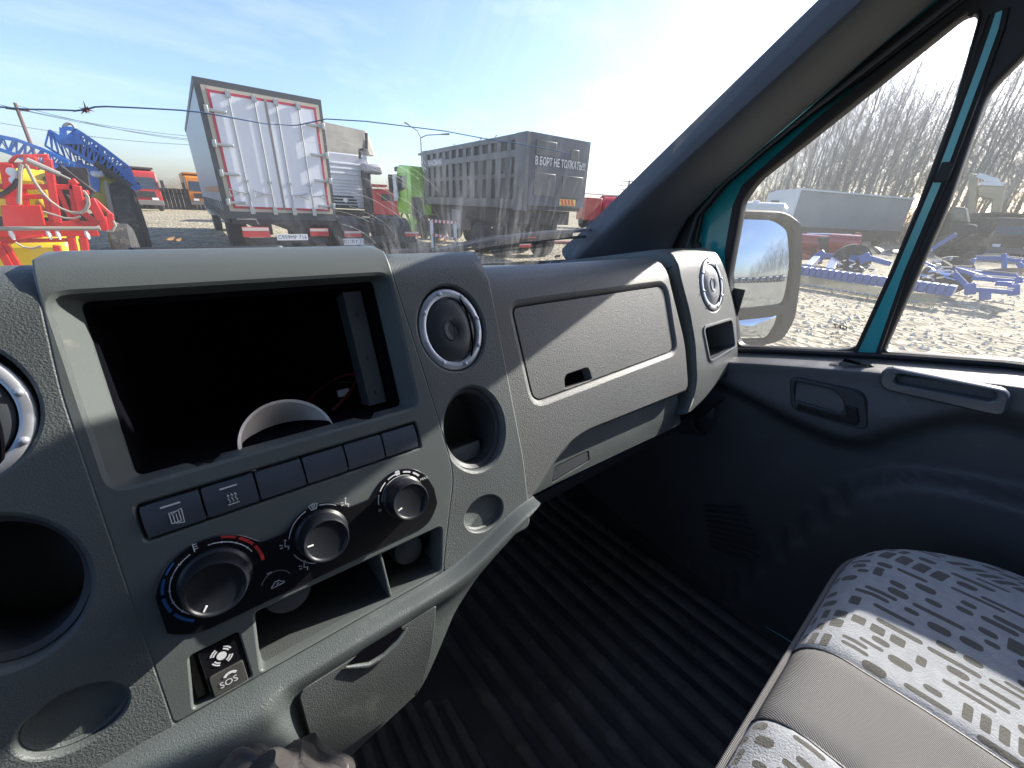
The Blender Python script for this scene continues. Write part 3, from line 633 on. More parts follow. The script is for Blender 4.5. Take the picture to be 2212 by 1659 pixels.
# ================================================================ cab shell
cab = thing('van_cab', 'teal van cab body seen from inside with cracked dusty windscreen and dark pillar trim', 'van cab', (.0, .2, -1.1))
def glass_mat(name, base, streak, seedoff=0, scale=(1, 1, 1), tint=(1, 1, 1), low=None, rot=0):
    m = bpy.data.materials.new(name); m.use_nodes = True; nt = m.node_tree; L = nt.links; nt.nodes.remove(nt.nodes['Principled BSDF']); out = nt.nodes['Material Output']
    tr = _n(nt, 'ShaderNodeBsdfTransparent'); tr.inputs[0].default_value = (*tint, 1); gl = _n(nt, 'ShaderNodeBsdfGlossy'); gl.inputs['Roughness'].default_value = .02
    lw = _n(nt, 'ShaderNodeLayerWeight'); lw.inputs[0].default_value = .5; pw = _n(nt, 'ShaderNodeMath', operation='POWER'); pw.inputs[1].default_value = 5; L.new(lw.outputs['Facing'], pw.inputs[0]); fr = _n(nt, 'ShaderNodeMath', operation='MULTIPLY_ADD'); fr.inputs[1].default_value = .5; fr.inputs[2].default_value = .035; L.new(pw.outputs[0], fr.inputs[0]); m1 = _n(nt, 'ShaderNodeMixShader'); L.new(fr.outputs[0], m1.inputs[0]); L.new(tr.outputs[0], m1.inputs[1]); L.new(gl.outputs[0], m1.inputs[2])
    df = _n(nt, 'ShaderNodeBsdfDiffuse'); df.inputs[0].default_value = (.8, .8, .78, 1); tl = _n(nt, 'ShaderNodeBsdfTranslucent'); tl.inputs[0].default_value = (.85, .85, .82, 1)
    m2 = _n(nt, 'ShaderNodeMixShader'); m2.inputs[0].default_value = .65; L.new(df.outputs[0], m2.inputs[1]); L.new(tl.outputs[0], m2.inputs[2])
    tc = _n(nt, 'ShaderNodeTexCoord'); mp = _n(nt, 'ShaderNodeMapping'); mp.inputs['Scale'].default_value = scale; mp.inputs['Location'].default_value = (seedoff, seedoff, 0); L.new(tc.outputs['Object'], mp.inputs[0])
    n1 = _n(nt, 'ShaderNodeTexNoise'); n1.inputs['Scale'].default_value = 1; n1.inputs['Detail'].default_value = 8; n1.inputs['Roughness'].default_value = .65; L.new(mp.outputs[0], n1.inputs[0])
    n2 = _n(nt, 'ShaderNodeTexNoise'); n2.inputs['Scale'].default_value = 2.2; n2.inputs['Detail'].default_value = 3; L.new(tc.outputs['Object'], n2.inputs[0])
    a = _n(nt, 'ShaderNodeMapRange'); a.inputs[1].default_value = .50; a.inputs[2].default_value = .80; L.new(n1.outputs[0], a.inputs[0])
    b = _n(nt, 'ShaderNodeMapRange'); b.inputs[1].default_value = .40; b.inputs[2].default_value = .62; L.new(n2.outputs[0], b.inputs[0])
    mu = _n(nt, 'ShaderNodeMath', operation='MULTIPLY'); L.new(a.outputs[0], mu.inputs[0]); L.new(b.outputs[0], mu.inputs[1])
    ma = _n(nt, 'ShaderNodeMath', operation='MULTIPLY_ADD'); ma.inputs[1].default_value = streak; ma.inputs[2].default_value = base; L.new(mu.outputs[0], ma.inputs[0])
    rf_ = _n(nt, 'ShaderNodeBsdfRefraction'); rf_.inputs['Roughness'].default_value = .62; rf_.inputs['IOR'].default_value = 1.02; m2b = _n(nt, 'ShaderNodeMixShader'); m2b.inputs[0].default_value = .35; L.new(m2.outputs[0], m2b.inputs[1]); L.new(rf_.outputs[0], m2b.inputs[2]); m2 = m2b
    m3 = _n(nt, 'ShaderNodeMixShader'); 
    last = ma.outputs[0]
    if low:
        sx = _n(nt, 'ShaderNodeSeparateXYZ'); L.new(tc.outputs['Object'], sx.inputs[0]); gr = _n(nt, 'ShaderNodeMapRange'); gr.inputs[1].default_value = low[0]; gr.inputs[2].default_value = low[1]; L.new(sx.outputs[2], gr.inputs[0])
        mp2_ = _n(nt, 'ShaderNodeMapping'); mp2_.inputs['Rotation'].default_value = (0, 0, radians(rot)); mp2_.inputs['Scale'].default_value = (55, 4, 4); mp0 = _n(nt, 'ShaderNodeMapping'); mp0.inputs['Rotation'].default_value = (radians(-43), radians(24), 0)
        L.new(tc.outputs['Object'], mp0.inputs[0]); L.new(mp0.outputs[0], mp2_.inputs[0]); n3 = _n(nt, 'ShaderNodeTexNoise'); n3.inputs['Scale'].default_value = 1; n3.inputs['Detail'].default_value = 9; n3.inputs['Roughness'].default_value = .75; L.new(mp2_.outputs[0], n3.inputs[0])
        g3 = _n(nt, 'ShaderNodeMapRange'); g3.inputs[1].default_value = .48; g3.inputs[2].default_value = .72; L.new(n3.outputs[0], g3.inputs[0]); gx = _n(nt, 'ShaderNodeMapRange'); gx.inputs[1].default_value = .05; gx.inputs[2].default_value = .35; L.new(sx.outputs[0], gx.inputs[0]); m6 = _n(nt, 'ShaderNodeMath', operation='MULTIPLY'); L.new(gx.outputs[0], m6.inputs[0]); L.new(g3.outputs[0], m6.inputs[1]); m4 = _n(nt, 'ShaderNodeMath', operation='MULTIPLY'); L.new(m6.outputs[0], m4.inputs[0]); L.new(gr.outputs[0], m4.inputs[1])
        m5 = _n(nt, 'ShaderNodeMath', operation='MULTIPLY_ADD'); m5.inputs[1].default_value = low[2]; L.new(m4.outputs[0], m5.inputs[0]); L.new(ma.outputs[0], m5.inputs[2]); last = m5.outputs[0]
    L.new(last, m3.inputs[0]); L.new(m1.outputs[0], m3.inputs[1]); L.new(m2.outputs[0], m3.inputs[2]); L.new(m3.outputs[0], out.inputs[0])
    return m
M_wsglass = glass_mat('dusty_windscreen_glass', .065, .30, 0, (24, 2.2, 2.2), low=(1.28, 1.0, .34), rot=20)
M_sideglass = glass_mat('dusty_side_glass', .085, .20, 3, (3, 30, 18))
ws = MB(); rows = []
for j in range(15):
    z = -.150+.685*j/14; rows.append([V((x, wy(x, z), z)) for x in [-1.0+2.0*i/30 for i in range(31)]])
ws.grid(rows); wsc = part('windscreen', ws, M_wsglass, cab)
def onW(x, y, off=0):
    d = D(x, y); lo_, hi = .1, 4
    for _ in range(40):
        t = (lo_+hi)/2; p = d*t
        if p.y-off*.7 < wy(p.x, p.z-off*.7): lo_ = t
        else: hi = t
    return d*lo_
ck = [(-60, 228), (0, 231), (60, 236), (120, 237), (165, 239), (185, 237), (205, 231), (230, 230), (300, 233), (390, 238), (440, 243), (510, 256), (570, 267), (630, 271), (645, 270), (705, 257), (790, 262), (880, 273), (960, 283), (1040, 298), (1130, 312), (1190, 323), (1232, 332)]
M_crack = mat('glass_crack_edge', (.10, .16, .28), .25, spec=.8)
part('crack', MB().tube([onW(*p) for p in ck], [.0008]*12+[.0005]*2+[.0007]*9, 5), M_crack, wsc)
st_ = MB()
for a, l in ((10, 20), (40, 12), (85, 8), (140, 13), (172, 28), (200, 17), (255, 22), (300, 10), (335, 15)):
    st_.tube([onW(185, 238), onW(185+l*.55*cos(radians(a))+1, 238+l*.5*sin(radians(a))-1), onW(185+l*cos(radians(a)), 238+l*sin(radians(a)))], [.0011, .0007, .0001], 4)
st_.join(MB().sphere(onW(185, 238), .0022, 6))
part('stone_chip', st_, mat('chip_glass', (.22, .12, .14), .3), wsc)
sc = MB()
for i in range(20):      # wiper scratches, arcs about the wiper pivot
    r = .10+.011*i+random.uniform(-.004, .004); a0 = random.uniform(0, 60); 
    L = []
    for k in range(9):
        a = radians(a0+k*random.uniform(3, 6)); X = .18+r*cos(a); Z = -.14+r*sin(a)*.72
        if X < .95: L.append(V((X, wy(X, Z)-.001, Z)))
    if len(L) > 2: sc.tube(L, .00013, 3)
part('wiper_scratches', sc, mat('scratch_white', (.45, .45, .44), .5), wsc)
# pillar trim
PA = [(1225, 566), (1262, 546), (1350, 464), (1445, 377), (1545, 287), (1644, 198), (1750, 101), (1857, 5), (2000, -125)]
PB = [(1450, 566), (1452, 535), (1487, 470), (1545, 408), (1620, 343), (1708, 268), (1847, 149), (2026, 0), (2170, -118)]
PC = [(1500, 566), (1501, 530), (1516, 461), (1571, 392), (1655, 320), (1758, 238), (1880, 150), (2080, 0), (2225, -110)]
PD = [(1570, 590), (1572, 545), (1590, 445), (1610, 402), (1684, 331), (1775, 256), (1893, 162), (2092, 10), (2235, -100)]
rows = []
for (a, b_) in zip(PA, PB):
    p, q = onX(*a, .84), onX(*b_, 1.0); r = []
    r += [p+V((.01, .05, .03)), p+V((.002, .012, .008))]
    for k in range(9):
        t = k/8; c = p.lerp(q, t); c = c+V((-1, -.25, -.1))*(.022*sin(pi*min(1, t*1.15))**1*(1-.25*t)); r.append(c)
    r += [q+V((.012, .012, .006)), q+V((.03, .02, .0))]
    rows.append(r)
pt = part('pillar_trim', MB().grid(rows), M_trim, cab, subsurf=1, sharp=70)
part('pillar_gap', MB().ribbon([onX(*p, 1.022) for p in PB], [onX(p[0]+(q[0]-p[0])*.55, p[1]+(q[1]-p[1])*.55, 1.022) for p, q in zip(PB, PC)], (.02, 0, 0)), M_rubber, cab)
part('pillar_edge', MB().tube([onX(p[0]+(q[0]-p[0])*.65, p[1]+(q[1]-p[1])*.65, 1.02) for p, q in zip(PB, PC)], .0045, 8), M_trim, cab)
part('aperture_seal', MB().tube([onX(*p, 1.035) for p in PC], .007, 8), M_rubber, cab)
part('painted_frame', MB().ribbon([onX(*p, 1.055) for p in PC], [onX(*p, 1.055) for p in PD], (.03, 0, 0)), M_teal, cab)
part('trim_clip', MB().lathe([(.0105, 0), (.0105, .004), (.007, .007), (0, .0075)], onX(1506, 531, 1.012), (-1, -.3, .2), 18), M_rubber, cab)
# outer skin of the pillar and roof rail that shades the cab
R1 = [onX(*p, .862) for p in PA]; R2 = [onX(*p, 1.075) for p in PC]
part('outer_pillar_skin', MB().ribbon(R1, R2, (.012, 0, 0)), M_teal, cab)
roof = MB()
roof.grid([[V((x, wy(x, .50)+.02, .50)), V((x, wy(x, .535)+.02, .535)), V((x, .10, .60)), V((x, -.95, .64))] for x in [-1.06+2.12*i/12 for i in range(13)]])
rf = part('roof', roof, mat('headliner', (.30, .30, .29), .9), cab)
rail_ = MB(); rail_.add([V((1.055, .24, .47)), V((1.055, .10, .62)), V((1.055, -.95, .66)), V((1.055, -.95, .44)), V((1.055, -.02, .44)), V((1.055, .08, .40))], [(0, 1, 2, 3, 4, 5)])
part('roof_rail', rail_, M_teal, cab); rail_ = MB()
rail_.prism([V((1.04, .95, -.17)), V((1.04, .80, -.06)), V((1.04, .76, -.14)), V((1.04, .78, -.30))], (.02, 0, 0))
part('pillar_foot', rail_, M_teal, cab)
sw = MB().add([V((1.058, .40, -.16)), V((1.058, .74, -.16)), V((1.058, .98, -.17)), V((1.058, 1.2, -.30)), V((1.058, 1.2, -1.12)), V((1.058, .40, -1.12))], [(0, 1, 2, 3, 4, 5)])
sw.add([V((-1.06, -.95, -.02)), V((-1.06, .75, -.10)), V((-1.06, 1.2, -.4)), V((-1.06, 1.2, -1.12)), V((-1.06, -.95, -1.12))], [(0, 1, 2, 3, 4)])
sw.add([V((-1.06, -.95, -1.12)), V((1.06, -.95, -1.12)), V((1.06, -.95, .66)), V((-1.06, -.95, .66))], [(0, 1, 2, 3)])
sw.add([V((-1.06, 1.0, -.16)), V((1.06, 1.0, -.16)), V((1.06, 1.16, -.5)), V((-1.06, 1.16, -.5))], [(0, 1, 2, 3)])
sw.add([V((-1.06, 1.16, -.5)), V((1.06, 1.16, -.5)), V((1.06, 1.16, -1.12)), V((-1.06, 1.16, -1.12))], [(0, 1, 2, 3)])
part('body_shell', sw, M_dark, cab)
# cowl and wiper outside the glass
cw_ = MB().grid([[V((x, wy(x, -.15)-.01, -.152)), V((x, wy(x, -.15)+.10, -.17)), V((x, wy(x, -.15)+.22, -.26))] for x in [-1+2*i/12 for i in range(13)]])
part('cowl', cw_, M_rubber, cab)
def onWo(x, y): return onW(x, y, .02)
wp = MB().tube([onW(845, 548, .03), onW(900, 545, .03), onW(946, 541, .035), onW(1060, 514, .04), onW(1150, 508, .03)], [.010, .009, .007, .005, .004], 8)
wb = part('wiper_arm', wp, M_rubber, cab)
part('wiper_blade', MB().ribbon([onW(*p, .012) for p in ((935, 549), (1000, 537), (1080, 520), (1180, 508), (1280, 500))], [onW(*p, .026) for p in ((935, 545), (1000, 532), (1080, 515), (1180, 504), (1280, 499))], (0, .006, .006)), M_rubber, wb)
part('wiper_blade', MB().tube([onW(*p, .016) for p in ((870, 556), (960, 545), (1100, 527), (1200, 516), (1265, 511))], .0035, 6), M_rubber, wb)
# ================================================================ passenger door
door = thing('passenger_door', 'dark grey moulded door card with black framed dusty windows and recessed latch handle', 'door', (1.0, .0, -1.0))
def yz(*p): q = onX(p[0], p[1], 1.05); return (q.y, q.z)
op1 = rpoly([yz(1609, 436), yz(1640, 391), yz(1758, 298), yz(2092, 30), yz(2117, 34), yz(2056, 248), yz(1869, 756), yz(1598, 746), yz(1579, 600)], [.010, .02, .02, .012, .012, .02, .045, .02, .02], ns=10)
op2 = rpoly([yz(1912, 757), yz(2051, 446), yz(2138, 200), (.055, .345), (.0, .385), (-.66, .405), (-.66, -.135), yz(2212, 778)], [.012, .02, .02, .02, .02, .04, .04, .02], ns=10)
fo = rpoly([yz(1572, 545), yz(1590, 445), yz(1610, 402), yz(1775, 256), yz(1893, 162), yz(2092, 10), (.10, .40), (.04, .455), (-.74, .48), (-.74, -.18), yz(2212, 793), yz(1905, 775), yz(1590, 768)], .008, ns=10)
def ring(L): return ([(offs(L, .006), 0), (offs(L, .002), -.003), (L, -.008), (L, -.03)], False)
# window frame: rubber sits proud of the glass
fr_ = part('window_frame', panel(fo, [ring(op1), ring(op2)], lambda y, z, dw: V((1.05-.018-dw, y, z)), g=.03, edge=[(0, 0), (.002, -.004), (.002, -.03)]), M_rubber, door)
dvA = [(2146, 30), (2136, 62), (2107, 145), (2023, 370), (1929, 592), (1846, 772)]; dvB = [(2170, 20), (2161, 62), (2131, 145), (2047, 370), (1953, 592), (1890, 772)]
part('painted_divider', MB().ribbon([onX(*p, 1.026) for p in dvA], [onX(*p, 1.026) for p in dvB], (.02, 0, 0)), M_teal, fr_)
part('divider_groove', MB().tube([onX(p[0]-2, p[1], 1.029) for p in dvA], .0045, 6), M_rubber, fr_)
part('divider_groove', MB().tube([onX(p[0]+2, p[1], 1.029) for p in dvB], .0045, 6), M_rubber, fr_)
part('frame_catch', MB().box(onX(2040, 372, 1.024), (.006, .016, .03)), M_rubber, fr_, bevel=.001)
gq = MB().add([V((1.062, y, z)) for y, z in offs(op1, .004)], [tuple(range(len(op1)))]); gq = part('quarter_glass', gq, M_sideglass, door)
gm = MB().add([V((1.068, y, z)) for y, z in offs(op2, .004)], [tuple(range(len(op2)))]); part('door_glass', gm, M_sideglass, door)
# etched maker's mark in the quarter glass, reads from outside
tx = MB().join(text_mb('GAZ', .010, bold=.0003).xf(lambda p: (p.x*1.25, p.y+.016, 0)))
for i, s_ in enumerate(('TEMPERED', '43R-00', '(E2)')): tx.join(text_mb(s_, .0065).xf(lambda p, i=i: (p.x, p.y-.000-i*.008, 0)))
g0 = onX(1808, 722, 1.0605)
part('etched_mark', tx.xf(lambda p: (g0.x, g0.y+p.x, g0.z+p.y)), mat('etched_brown', (.10, .05, .03), .6), gq)
# door card
def interp(T, x):
    if x <= T[0][0]: return T[0][1]
    for (a, va), (b_, vb_) in zip(T, T[1:]):
        if x <= b_: return va+(vb_-va)*(x-a)/(b_-a)
    return T[-1][1]
ZS = sorted([(yz(1590, 756)), (yz(1700, 759)), (yz(1905, 768)), (yz(2212, 790)), (-.75, -.185), (.60, -.315)])
def xz(X, *p): q = onX(p[0], p[1], X); return (q.y, q.z)
ZB = sorted([xz(.95, *p) for p in ((1560, 840), (1620, 868), (1700, 912), (1780, 950), (1850, 968), (1900, 950), (1960, 930), (2050, 908), (2130, 908), (2212, 925))]+[(.9, -.40), (-.7, -.40)])
pkL = [xz(.99, *p) for p in ((1560, 1290), (1700, 1165), (1790, 1090), (1860, 1040), (1930, 1022), (2000, 1022), (2100, 1038), (2212, 1065))]
PK = sorted(pkL+[(-.7, pkL[-1][1]-.02)])
def door_x(y, z):
    zs = interp(ZS, y); zb = interp(ZB, y); d = zs-z
    X = 1.035-.092*ss(.000, .014, d) if d < .014 else .943
    X -= .010*ss(.03, .10, d)
    X += .062*ss(zb+.030, zb-.030, z)          # under the bulge
    if y < .42:
        zp = interp(PK, y); X -= .045*ss(zp+.008, zp-.014, z)*ss(.42, .34, y)+.014*ss(zp+.085, zp+.05, z)*ss(zp+.0, zp+.04, z)*0
    X += .02*ss(.45, .8, y)
    return X
rows = []
for i in range(96):
    y = 1.05-1.8*i/95; zs = interp(ZS, y); r = []
    for j in range(100):
        t = j/99; z = zs-.0005-(t**1.9)*(1.0+zs+.0); r.append(V((door_x(y, z), y, z)))
    rows.append(r)
dc = part('door_card', MB().grid(rows), M_door, door, sharp=80)
part('window_sill_seal', MB().tube([V((1.028, y, interp(ZS, y)+.004)) for y in [.40-.04*k for k in range(29)]], .0065, 8), M_rubber, door)
def dplane(px, py, off=0):            # on the door card's upper face
    p = onX(px, py, .936-off); return p
hb = [(1709, 817), (1866, 850), (1874, 930), (1712, 882)]
hbl = [(p.y, p.z) for p in [onX(*q, .933) for q in hb]]; hbl = rpoly(hbl, [.010, .018, .018, .012], ns=6)
hin = rpoly([(p.y, p.z) for p in [onX(*q, .933) for q in [(1718, 824), (1795, 840), (1824, 862), (1822, 893), (1716, 868)]]], [.006, .012, .016, .010, .008], ns=6)
hz = part('latch_bezel', panel(hbl, [hole(hin, .003, .03)], lambda y, z, dw: V((.930-dw, y, z)), g=.02, edge=[(.001, -.001), (.003, -.004), (.003, -.02)]), M_dark, dc)
part('latch_lever', MB().tube([onX(*q, .934) for q in ((1722, 868), (1760, 880), (1800, 892), (1822, 898))], [.004, .005, .005, .004], 8), M_vent, hz)
part('lever_paddle', MB().prism([onX(*q, .926) for q in ((1724, 872), (1800, 893), (1828, 898), (1826, 875), (1852, 882), (1856, 912), (1848, 920), (1720, 884))], (.01, 0, 0)), M_knob, hz, bevel=.002)
gl_ = rpoly([(p.y, p.z) for p in [onX(*q, .925) for q in [(1903, 836), (1912, 797), (2178, 850), (2166, 896)]]], [.015, .012, .010, .010], ns=8)
gi = rpoly([(p.y, p.z) for p in [onX(*q, .925) for q in [(1930, 828), (1938, 806), (2155, 846), (2150, 868)]]], [.008, .007, .007, .008], ns=8)
ar = part('grab_handle_frame', panel(gl_, [hole(gi, .003, .03)], lambda y, z, dw: V((.921-dw, y, z)), g=.02, edge=[(.001, -.001), (.004, -.005), (.004, -.02)]), mat('gloss_grey_handle', (.10, .11, .125), .22, coat=.3), dc)
lk = [onX(*q, .975) for q in ((1790, 786), (1830, 781), (1876, 789), (1896, 800), (1850, 800))]
part('lock_guide', MB().prism([p+V((0, 0, .004)) for p in lk], (0, 0, -.006)), mat('lock_silver', (.3, .3, .32), .3, metal=.6), dc, bevel=.0015)
part('lock_slot', MB().box(onX(1838, 786, .975)+V((0, 0, .0045)), (.014, .026, .003)), M_void, dc)
# speaker louvres on the lower card
sg = MB()
for k in range(9):
    a = (1520+2*k, 1086+11*k+6); b_ = (1600+8*k-2*max(0, k-4)**2, 1098+15*k); sg.tube([onX(a[0], a[1], .984), onX(b_[0], b_[1], .978)], .0028, 6)
part('speaker_louvres', sg, M_dark, dc)
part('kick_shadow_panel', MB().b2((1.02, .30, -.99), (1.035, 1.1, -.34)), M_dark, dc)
part('sill_strip', MB().tube([onX(1655, 1352, .955), onX(1760, 1414, .955)], .006, 6), M_teal, door)
# mirror
mn = V((-.42, -.90, .085)).normalized(); RM = 1.2; mc = onX(1655, 600, 1.25); mk_ = mc.dot(mn)
mh = (V((0, 0, 1)).cross(mn)).normalized(); mv = mn.cross(mh)
def mp2(x, y): p = onP(x, y, mn, mk_)-mc; return (p.dot(mh), p.dot(mv))
def mpos(u, v, dw): return mc+mh*u+mv*v+mn*dw
mo_ = rpoly([mp2(*p) for p in ((1540, 474), (1600, 456), (1700, 460), (1733, 486), (1733, 570), (1718, 690), (1690, 735), (1640, 748), (1540, 742))], [.03, .03, .03, .02, .05, .03, .02, .02, .03], ns=8)
m1 = rpoly([mp2(*p) for p in ((1545, 490), (1600, 468), (1686, 473), (1714, 495), (1712, 575), (1701, 657), (1600, 668), (1545, 672))], [.02, .02, .02, .016, .03, .02, .02, .02], ns=8)
m2 = rpoly([mp2(*p) for p in ((1545, 692), (1600, 690), (1690, 680), (1686, 700), (1665, 735), (1545, 738))], [.01, .01, .01, .01, .02, .01], ns=8)
def mh_hole(L): return ([(offs(L, .004), 0), (L, -.003), (L, -.012)], False)
mirr = part('mirror_housing', panel(mo_, [mh_hole(m1), mh_hole(m2)], mpos, g=.03, edge=[(.004, -.006), (.006, -.02), (0, -.07), (-.04, -.11), (-.08, -.12)]), mat('mirror_black', (.02, .021, .022), .6, spec=.3), door)
M_mirror = mat('mirror_glass', (.50, .56, .64), .015, metal=1)
part('mirror_glass', panel(m1, [], lambda u, v, dw: mpos(u, v, -.004-(u*u+v*v)/(2*RM)), g=.012), M_mirror, mirr, sharp=80)
part('wide_angle_mirror', MB().grid([[mpos(p[0]*k+sum(q[0] for q in m2)/len(m2)*(1-k), p[1]*k+sum(q[1] for q in m2)/len(m2)*(1-k), -.010+.010*(1-k*k)) for p in m2] for k in (1, .75, .5, .25, .01)], True), M_mirror, mirr)
part('mirror_arm', MB().tube([mc+V((.0, .06, -.16)), V((1.12, .62, -.30)), V((1.06, .60, -.34))], .022, 10), M_rubber, door)
# ================================================================ outside: ground and far things
G = -1.7
def gravel():
    m = mat('gravel', (.33, .29, .22), .95, spec=.2); nt = m.node_tree; L = nt.links; b = nt.nodes['Principled BSDF']; tc = _n(nt, 'ShaderNodeTexCoord')
    v = _n(nt, 'ShaderNodeTexVoronoi'); v.inputs['Scale'].default_value = 9; L.new(tc.outputs['Object'], v.inputs[0])
    n = _n(nt, 'ShaderNodeTexNoise'); n.inputs['Scale'].default_value = .35; n.inputs['Detail'].default_value = 10; n.inputs['Roughness'].default_value = .7; L.new(tc.outputs['Object'], n.inputs[0])
    rp = _n(nt, 'ShaderNodeValToRGB'); e = rp.color_ramp.elements; e[0].position = .25; e[0].color = (.09, .075, .055, 1); e[1].position = .85; e[1].color = (.42, .37, .26, 1)
    sep = _n(nt, 'ShaderNodeSeparateColor'); L.new(v.outputs['Color'], sep.inputs[0])
    ad = _n(nt, 'ShaderNodeMath', operation='MULTIPLY_ADD'); ad.inputs[1].default_value = .62; L.new(sep.outputs[0], ad.inputs[0])
    m2 = _n(nt, 'ShaderNodeMath', operation='MULTIPLY'); m2.inputs[1].default_value = .55; L.new(n.outputs[0], m2.inputs[0]); L.new(m2.outputs[0], ad.inputs[2]); L.new(ad.outputs[0], rp.inputs[0]); L.new(rp.outputs[0], b.inputs['Base Color'])
    bp = _n(nt, 'ShaderNodeBump'); bp.inputs['Distance'].default_value = .05; L.new(v.outputs['Distance'], bp.inputs['Height']); L.new(bp.outputs[0], b.inputs['Normal']); return m
gm_ = MB(); N = 60
def sp_(i): t = (i/N)*2-1; return 900*t*abs(t)**2
rows = [[V((sp_(i), sp_(j), G+(.05*sin(sp_(i)*.21)*sin(sp_(j)*.17+1) if abs(sp_(i))+abs(sp_(j)) < 90 else 0))) for i in range(N+1)] for j in range(N+1)]
solo('ground', gm_.grid(rows), gravel(), kind='structure')
# loose stones on the near gravel, seen through the side window
stn = MB(); rnd = random.Random(3)
for i in range(2600):
    x = 7+15*rnd.random()**1.3; y = -2+9*rnd.random(); r = .02+.05*rnd.random()**2; a = rnd.random()*6
    vs = [V((x+r*cos(a+k*1.257)*(1+.3*rnd.random()), y+r*.8*sin(a+k*1.257), G+r*.05+.05*sin(x*.21)*sin(y*.17+1))) for k in range(5)]+[V((x, y, G+r*.7+.05*sin(x*.21)*sin(y*.17+1)))]
    stn.add(vs, [(k, (k+1) % 5, 5) for k in range(5)])
solo('loose_stones', stn, mat('pale_stone', (.46, .42, .34), .9, var=(1.2, .5)), 'pale flat stones scattered over the gravel by the van', 'stones', kind='stuff', sharp=10)
M_white = mat('white_body_paint', (.62, .63, .65), .35, var=(1.5, .06)); M_chas = mat('chassis_black', (.02, .02, .022), .6, var=(8, .4)); M_tyre = mat('tyre_rubber', (.022, .022, .024), .8, bump=(40, .01), dust=(6, .5, (.2, .18, .14), .5))
M_hub = mat('wheel_hub', (.22, .21, .2), .6); M_wind = mat('vehicle_glass', (.03, .04, .05), .08, spec=.8); M_red = mat('red_paint', (.45, .025, .02), .35, coat=.3); M_redreflect = mat('red_reflector', (.5, .03, .03), .4); M_steel = mat('galvanised_steel', (.34, .36, .36), .4, metal=.5)
M_plate = mat('plate_white', (.75, .75, .75), .5); M_ink = mat('plate_ink', (.02, .02, .03), .6)
def wheel(parent, c, r=.5, wd=.3, ax=(1, 0, 0), name='wheel'):
    w_ = part(name, MB().lathe([(r*.55, -wd/2), (r*.9, -wd/2), (r, -wd*.38), (r, wd*.38), (r*.9, wd/2), (r*.55, wd/2)], c, ax, 28), M_tyre, parent)
    part('rim', MB().lathe([(r*.56, -wd*.48), (r*.5, -wd*.3), (r*.2, -wd*.35), (r*.16, -wd*.5), (0, -wd*.5)], c, ax, 20).join(MB().lathe([(r*.56, wd*.48), (r*.5, wd*.3), (r*.2, wd*.35), (r*.16, wd*.5), (0, wd*.5)], c, ax, 20)), M_hub, w_); return w_
def plate(parent, c, s, size=(.52, .115)):
    p = part('number_plate', MB().box(c, (size[0], .01, size[1])), M_plate, parent); c = V(c)
    part('plate_lettering', text_mb(s, size[1]*.86).xf(lambda q: (c.x+q.x, c.y-.008, c.z+q.y)), M_ink, p); return p
def refl(parent, c, w_=.5, h=.13):
    p = part('reflector_board', MB().box(c, (w_, .01, h)), M_redreflect, parent); part('reflector_border', MB().box((c[0], c[1]-.004, c[2]+h*.27), (w_*.96, .01, h*.32)), mat('amber_white', (.6, .5, .45), .5), p)
# ================================================================ box truck
bx = thing('box_truck', 'tall white box truck with red edged rear doors, left of the silver tractor', 'truck', (2.16, 13, G))
X0, X1, Y0, Y1, ZB_, ZT = .85, 3.49, 12.85, 23.6, -.44, 2.28
cr_ = MB().b2((X0, Y0+.06, ZB_), (X1, Y1, ZT))
M_curt = mat('grey_tarpaulin', (.30, .33, .37), .38, spec=.5, bump=(1.2, .04))
part('cargo_box', cr_, M_curt, bx)
M_fr = mat('dark_steel_frame', (.05, .055, .06), .5); M_cream = mat('cream_frame', (.42, .38, .30), .5)
f = MB().b2((X0-.02, Y0, ZB_-.08), (X0+.10, Y0+.08, ZT+.03)).b2((X1-.06, Y0, ZB_-.08), (X1+.02, Y0+.08, ZT+.03)).b2((X0-.02, Y0-.003, ZT-.10), (X1+.02, Y0+.08, ZT+.03)).b2((X0-.02, Y0-.002, ZB_-.18), (X1+.02, Y0+.1, ZB_+.0)).b2((X0-.02, Y0+.08, ZT-.08), (X0+.0, Y1, ZT+.03))
part('rear_frame', f, M_fr, bx)
part('door_surround', MB().b2((X0+.10, Y0-.01, ZB_), (X0+.19, Y0+.05, ZT-.10)).b2((X1-.14, Y0-.01, ZB_), (X1-.06, Y0+.05, ZT-.10)).b2((X0+.19, Y0-.012, ZT-.17), (X1-.14, Y0+.05, ZT-.10)).b2((X0+.19, Y0-.012, ZB_), (X1-.14, Y0+.05, ZB_+.07)), M_cream, bx)
xm = (X0+X1)/2+.03
M_hdoor = mat('white_door_panel', (.66, .67, .71), .25, spec=.6, var=(.8, .05)); M_rtrim = mat('red_door_seal', (.42, .02, .05), .5)
